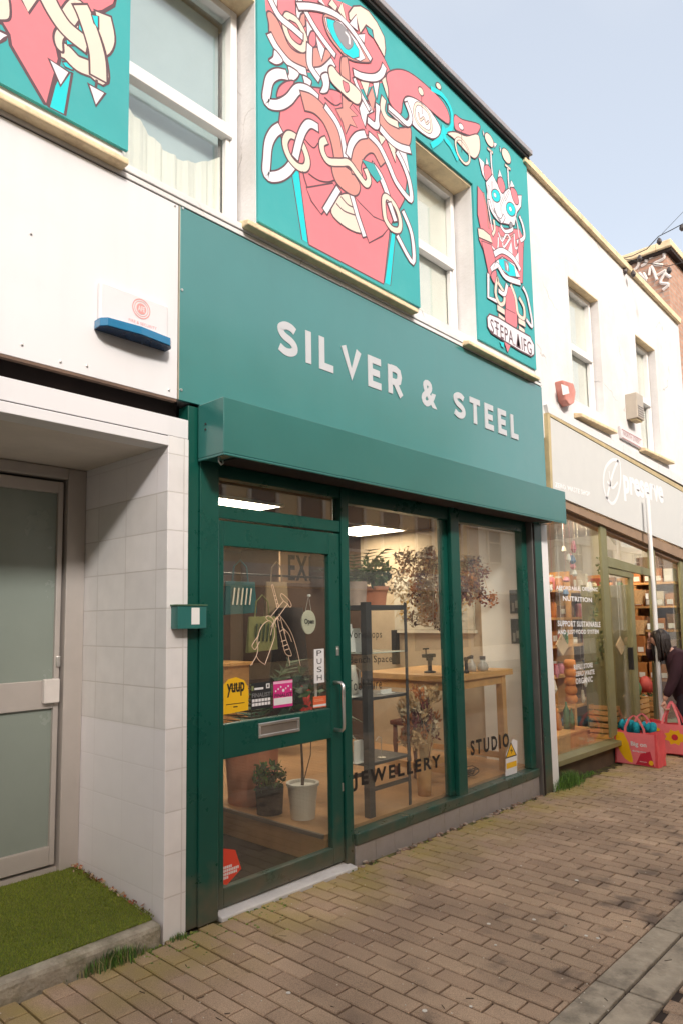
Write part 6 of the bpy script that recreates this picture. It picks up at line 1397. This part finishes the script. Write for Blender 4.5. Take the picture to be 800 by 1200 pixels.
# ------------------------------------------------------------------ shopping bags
bagred = mat('coral red woven bag', (.80, .09, .10), .38, var=.12, scale=10, bump=.35, bscale=12); bagpink = mat('bag pink print', (.86, .20, .22), .4, var=.1, bump=.3, bscale=12); bagdk = mat('bag crimson', (.55, .02, .05), .4, var=.1)
byel = mat('bag yellow print', (.85, .48, .01), .4, var=.05)
def shopbag(name, lab, c, w_, d_, h_, art, yaw=0.0):
    """broad face looks towards -x; c is the middle of its base"""
    t = thing(name, lab, 'shopping bag', c, 'red shopping bags on the pavement'); M = Matrix.Rotation(yaw, 3, 'Z')
    T = lambda u, v, z: Vector(c)+M @ Vector((u, v, z))
    n, mz = 8, 6; s = MB(); ring = []
    per = []
    for k in range(n): per.append((-1, 1-2*k/n))
    for k in range(3): per.append((-1+2*k/3, -1))
    for k in range(n): per.append((1, -1+2*k/n))
    for k in range(3): per.append((1-2*k/3, 1))
    b = len(s.v)
    for j in range(mz+1):
        zz = h_*j/mz
        for (a, e) in per:
            bulge = 1+.10*math.sin(j/mz*math.pi)*(1 if abs(a) == 1 else 0); u = a*d_/2*bulge+random.gauss(0, .004); v = e*w_/2*(1-.02*j/mz)+random.gauss(0, .003)
            zj = zz+(.0 if j == 0 else random.gauss(0, .004))+(-.03*math.cos(e*1.57) if j == mz and abs(a) == 1 else 0); s.v.append(tuple(T(u, v, zj)))
    N = len(per)
    for j in range(mz):
        for k in range(N): s.f.append((b+j*N+k, b+j*N+(k+1) % N, b+(j+1)*N+(k+1) % N, b+(j+1)*N+k)); s.m.append(0)
    s.f.append(tuple(b+k for k in reversed(range(N)))); s.m.append(0)
    s.build('bag', bagred, t, smooth=False)
    for sx in (-1, 1):
        s = MB(); u = sx*d_/2*1.03
        P = [T(u, v, z) for v, z in ((-.11, h_*.75), (-.10, h_+.02), (-.05, h_+.12), (.0, h_+.16), (.05, h_+.12), (.10, h_+.02), (.11, h_*.75))]
        if 'held' in lab: P = [T(u, -.11, h_*.75), T(u*.6, -.08, h_+.05), T(u*.2, -.02, h_+.20), T(0, 0, h_+.235), T(u*.2, .02, h_+.20), T(u*.6, .08, h_+.05), T(u, .11, h_*.75)]
        for i in range(len(P)-1):
            a, e = P[i], P[i+1]; wv = M @ Vector((0, .013, 0)); up = Vector((0, 0, .0)); s.hexa([a-wv-Vector((.002, 0, 0)), a+wv-Vector((.002, 0, 0)), a-wv+Vector((.002, 0, 0)), a+wv+Vector((.002, 0, 0)), e-wv-Vector((.002, 0, 0)), e+wv-Vector((.002, 0, 0)), e-wv+Vector((.002, 0, 0)), e+wv+Vector((.002, 0, 0))])
        s.build('handle', bagpink, t)
    s = MB(); fx = -d_/2*1.13-.006; k = [0]
    def F(pts, m):
        k[0] += 1; x = fx-.0008*k[0]; s.face([T(x, -v*w_/2, z*h_) for v, z in pts], m)
    def TX(txt, v0, v1, z0, z1, m):
        tb = MB(); text(tb, txt, v0, v1, z0, z1, 0, 0, .03, 1, .0002); k[0] += 1; x = fx-.0008*k[0]; b0 = len(s.v)
        s.v += [tuple(T(x, -p[0]*w_/2, p[2]*h_)) for p in tb.v]
        for f in tb.f: s.f.append(tuple(b0+i for i in f)); s.m.append(m)
    art(F, TX); s.build('print', [bagpink, byel, bagdk, wh, teal_c], t)
    return t
def art1(F, TX):
    F([(-.9, .03), (-.35, .03), (.9, .03), (.93, .93), (.2, .93), (-.9, .93)], 0); F([(.0, .04), (.85, .04), (.7, .45), (.25, .35)], 2)
    pts = [(-.88, .92), (-.88, .6), (-.72, .35), (-.5, .16), (-.28, .08), (-.14, .07), (-.12, .16), (-.2, .4), (-.3, .65), (-.5, .9)]; F(pts, 1)
    TX('Big on', -.18, .55, .52, .68, 3); TX('the big store', -.12, .5, .38, .44, 3); TX('thank you', .2, .52, .12, .15, 3)
    F([(.72+.11*math.cos(a*.7), .13+.07*math.sin(a*.7)) for a in range(9)], 1)
c1 = Vector((7.95, -.15, gz(7.95)))
b1 = shopbag('shopping_bag', 'red and yellow shopping bag reading Big on, filled with teal cloth', c1, .46, .20, .37, art1, R(-4))
s = MB()
for k in range(7):
    v = -.16+.055*k; pp = [Vector((7.88+random.uniform(0, .14), v-.15+random.uniform(-.02, .02), c1.z+.33)), Vector((7.9+random.uniform(0, .1), v-.14, c1.z+.43+random.uniform(-.02, .02))), Vector((7.95+random.uniform(0, .1), v-.12, c1.z+.37))]
    s.tube(pp, [.035, .04, .03], 9)
tag(s.build('teal_cloth', mat('teal fleece', (.01, .30, .38), .95, var=.3, scale=20), smooth=True), 'crumpled teal cloth sticking out of the bag reading Big on', 'cloth')
def art2(F, TX):
    F([(-.95, .04), (.95, .04), (.95, .95), (-.95, .95)], 0)
    def sun(cx_, cz_, r_, m, r2=.6):
        F([(cx_+r_*(1 if a % 2 else .72)*math.cos(a*.39), cz_+r_*(1 if a % 2 else .72)*.62*math.sin(a*.39)) for a in range(16)], m)
    sun(.15, .55, .42, 1); F([(.15+.13*math.cos(a*.7), .55+.1*math.sin(a*.7)) for a in range(9)], 2); sun(-.62, .72, .26, 1); sun(.75, .2, .22, 1); sun(-.6, .2, .18, 1)
    TX('big on', -.85, -.3, .42, .52, 3)
c2 = Vector((8.77, -.25, gz(8.86)+.02))
b2 = shopbag('shopping_bag', 'pink shopping bag with sunflowers held by the stooping person', c2, .56, .2, .36, art2, R(3))

# ------------------------------------------------------------------ the person
def skin(name, verts, edges, radii, m, parent, root=0, sub=2, flat=None):
    me = bpy.data.meshes.new(name); off = Vector(parent.location) if parent else Vector((0, 0, 0))
    me.from_pydata([Vector(v)-off for v in verts], edges, []); me.materials.append(m)
    o = bpy.data.objects.new(name, me); COL.objects.link(o); o.parent = parent
    sk = o.modifiers.new('skin', 'SKIN'); sk.use_smooth_shade = True
    for i, r_ in enumerate(radii):
        d = me.skin_vertices[0].data[i]; d.radius = r_ if isinstance(r_, tuple) else (r_, r_); d.use_root = (i == root)
    ss = o.modifiers.new('sub', 'SUBSURF'); ss.levels = sub; ss.render_levels = sub
    return o
px0 = Vector((9.2, -.5, gz(9.2))); pe = thing('person', 'person in a dark burgundy coat stooping at the white shop with long dark hair', 'person', px0)
g0 = gz(9.2)
J = {'pel': (9.13, -.44, g0+.86), 'sp': (9.10, -.38, g0+1.02), 'ch': (9.06, -.32, g0+1.14), 'nk': (9.05, -.28, g0+1.22), 'hb': (9.02, -.22, g0+1.27), 'hd': (9.0, -.17, g0+1.33), 'ht': (8.99, -.14, g0+1.38),
     'hl': (9.05, -.48, g0+.82), 'hr': (9.23, -.46, g0+.82), 'kl': (8.99, -.40, g0+.45), 'kr': (9.25, -.38, g0+.45), 'al': (9.03, -.50, g0+.08), 'ar': (9.29, -.50, g0+.08), 'tl': (8.95, -.36, g0+.03), 'tr': (9.23, -.34, g0+.03),
     'sl': (8.98, -.42, g0+1.13), 'sr': (9.20, -.30, g0+1.15), 'el': (8.88, -.36, g0+.83), 'wl': (8.81, -.28, g0+.62), 'er': (9.12, -.06, g0+1.10), 'wr': (9.02, -.08, g0+1.28)}
ks = list(J); ix = {k: i for i, k in enumerate(ks)}
ed = [('pel', 'sp'), ('sp', 'ch'), ('ch', 'nk'), ('nk', 'hb'), ('hb', 'hd'), ('hd', 'ht'), ('pel', 'hl'), ('pel', 'hr'), ('hl', 'kl'), ('hr', 'kr'), ('kl', 'al'), ('kr', 'ar'), ('al', 'tl'), ('ar', 'tr'), ('ch', 'sl'), ('ch', 'sr'), ('sl', 'el'), ('el', 'wl'), ('sr', 'er'), ('er', 'wr')]
rad = {'pel': .14, 'sp': .125, 'ch': .14, 'nk': .05, 'hb': .065, 'hd': .085, 'ht': .06, 'hl': .085, 'hr': .085, 'kl': .055, 'kr': .055, 'al': .04, 'ar': .04, 'tl': .035, 'tr': .035, 'sl': .055, 'sr': .055, 'el': .042, 'wl': .026, 'er': .042, 'wr': .026}
skinm = mat('skin', (.55, .30, .22), .5, var=.05); coatm = mat('dark burgundy wool', (.032, .008, .015), .9, var=.25, bump=.4, bscale=80); hairm = mat('dark brown hair', (.018, .010, .008), .4, var=.4, scale=40, bump=.5, bscale=120)
bodym = bpy.data.materials.new('person'); bodym = skinm
skin('body', [J[k] for k in ks], [(ix[a], ix[b]) for a, b in ed], [rad[k] for k in ks], skinm, pe)
# coat: sleeves and body in one surface
CJ = {'a': (9.14, -.47, g0+.52), 'pel': (9.13, -.45, g0+.86), 'sp': (9.10, -.39, g0+1.02), 'ch': (9.06, -.34, g0+1.13), 'cn': (9.05, -.30, g0+1.18), 'sl': (8.98, -.43, g0+1.13), 'sr': (9.20, -.30, g0+1.16), 'el': (8.88, -.37, g0+.84), 'wl': (8.82, -.295, g0+.66), 'er': (9.12, -.05, g0+1.10), 'wr': (9.04, -.075, g0+1.23)}
ck = list(CJ); ci = {k: i for i, k in enumerate(ck)}
skin('coat', [CJ[k] for k in ck], [(ci[a], ci[b]) for a, b in (('a', 'pel'), ('pel', 'sp'), ('sp', 'ch'), ('ch', 'cn'), ('ch', 'sl'), ('ch', 'sr'), ('sl', 'el'), ('el', 'wl'), ('sr', 'er'), ('er', 'wr'))],
     [{'a': .21, 'pel': .20, 'sp': .17, 'ch': .175, 'cn': .09, 'sl': .085, 'sr': .08, 'el': .065, 'wl': .05, 'er': .06, 'wr': .045}[k] for k in ck], coatm, pe)
TJ = [(9.05, -.48, g0+.82), (9.0, -.40, g0+.45), (9.03, -.495, g0+.12), (9.23, -.46, g0+.82), (9.25, -.38, g0+.45), (9.29, -.495, g0+.12), (9.14, -.46, g0+.86)]
skin('trousers', TJ, [(6, 0), (0, 1), (1, 2), (6, 3), (3, 4), (4, 5)], [.10, .07, .065, .10, .07, .065, .13], mat('dark trousers', (.03, .02, .03), .9), pe, root=6)
for (x, y, nm) in ((9.03, -.50, 0), (9.29, -.50, 1)): skin('shoe', [(x, y-.03, g0+.045), (x-.03, y+.07, g0+.045), (x-.05, y+.16, g0+.04)], [(0, 1), (1, 2)], [.045, .045, .035], ink, pe)
# hair: cap and long locks hanging forward over the face side
s = MB(); hc = Vector((9.01, -.19, g0+1.335)); n1, n2 = 10, 14
for i in range(n1):
    for k in range(n2):
        def pt(i, k):
            th = math.pi*.72*i/n1; ph = 2*math.pi*k/n2; v = Vector((math.sin(th)*math.cos(ph)*.105, math.sin(th)*math.sin(ph)*.108, math.cos(th)*.12)); v = Matrix.Rotation(R(-28), 3, 'X') @ v
            return hc+Vector((.012, -.03, .01))+v
        s.face([pt(i, k), pt(i, k+1), pt(i+1, k+1), pt(i+1, k)])
for k in range(60):
    a = random.uniform(0, 6.28); r0 = Vector((.085*math.cos(a), .09*math.sin(a)-.03, .04)); p = hc+r0; pts = [hc+Vector((r0.x*.6, r0.y*.6, .10)), p]
    if r0.y > .02 and r0.x < -.02 and abs(a-2.3) < .35: continue
    L_ = random.uniform(.20, .36)
    for j in range(5): p = p+Vector((random.gauss(0, .004)-.002, random.gauss(0, .004)-.004, -L_/5)); pts.append(p)
    s.tube(pts, [.012, .018, .017, .016, .014, .011, .005], 5)
s.build('hair', hairm, pe, smooth=True)
# face features on the side towards the street
fc = hc+Vector((-.02, .075, -.04))
s = MB(); s.lathe([(.012, -.012), (.016, 0), (.006, .018)], fc+Vector((-.01, .022, -.01)), 8); s.build('nose', skinm, pe, smooth=True)
for sx in (-1, 1):
    s = MB(); s.lathe([(.004, -.006), (.009, 0), (.004, .006)], fc+Vector((sx*.03-.02, .012, .025)), 8); s.build('eye', ink, pe, smooth=True)
s = MB(); s.tube([fc+Vector((-.035, .008, -.045)), fc+Vector((-.01, .014, -.046)), fc+Vector((.015, .008, -.045))], .005, 6); s.build('mouth', mat('lips', (.4, .12, .1), .5), pe, smooth=True)
def hand(wr, d, nrm, curl, nm='hand'):
    """wr wrist, d direction of the fingers, nrm palm normal, curl per joint"""
    wr = Vector(wr); d = Vector(d).normalized(); nrm = Vector(nrm).normalized(); sd = d.cross(nrm).normalized(); V_ = [wr, wr+d*.04, wr+d*.075]; E_ = [(0, 1), (1, 2)]; Rr = [(.022, .016), (.030, .016), (.034, .013)]
    for q_, (o_, l_) in enumerate(((-.027, .062), (-.009, .072), (.009, .068), (.026, .054))):
        p = wr+d*.075+sd*o_; prev = 1; dd = d.copy(); V_.append(p); E_.append((2, len(V_)-1)); Rr.append((.009, .009)); prev = len(V_)-1
        for j in range(3):
            dd = (Matrix.Rotation(curl, 3, sd) @ dd); p = p+dd*l_/2.4*(1-.15*j); V_.append(p); E_.append((prev, len(V_)-1)); Rr.append((.0085-.001*j,)*2); prev = len(V_)-1
    p = wr+d*.025-sd*.022; V_.append(p); E_.append((1, len(V_)-1)); Rr.append((.011, .011)); prev = len(V_)-1; dd = (d*.6-sd+nrm*.3).normalized()
    for j in range(2): p = p+dd*.028; dd = (dd+d*.5+nrm*.3).normalized(); V_.append(p); E_.append((prev, len(V_)-1)); Rr.append((.009, .009)); prev = len(V_)-1
    return skin(nm, V_, E_, Rr, skinm, pe)
hand(J['wl'], (-.02, .0, -1), (0, 1, 0), -.75); hand(J['wr'], (-.25, -.3, .7), (0, -1, -.2), -.25)

pe.location = Vector(pe.location)+Vector((-.09, .095, 0))
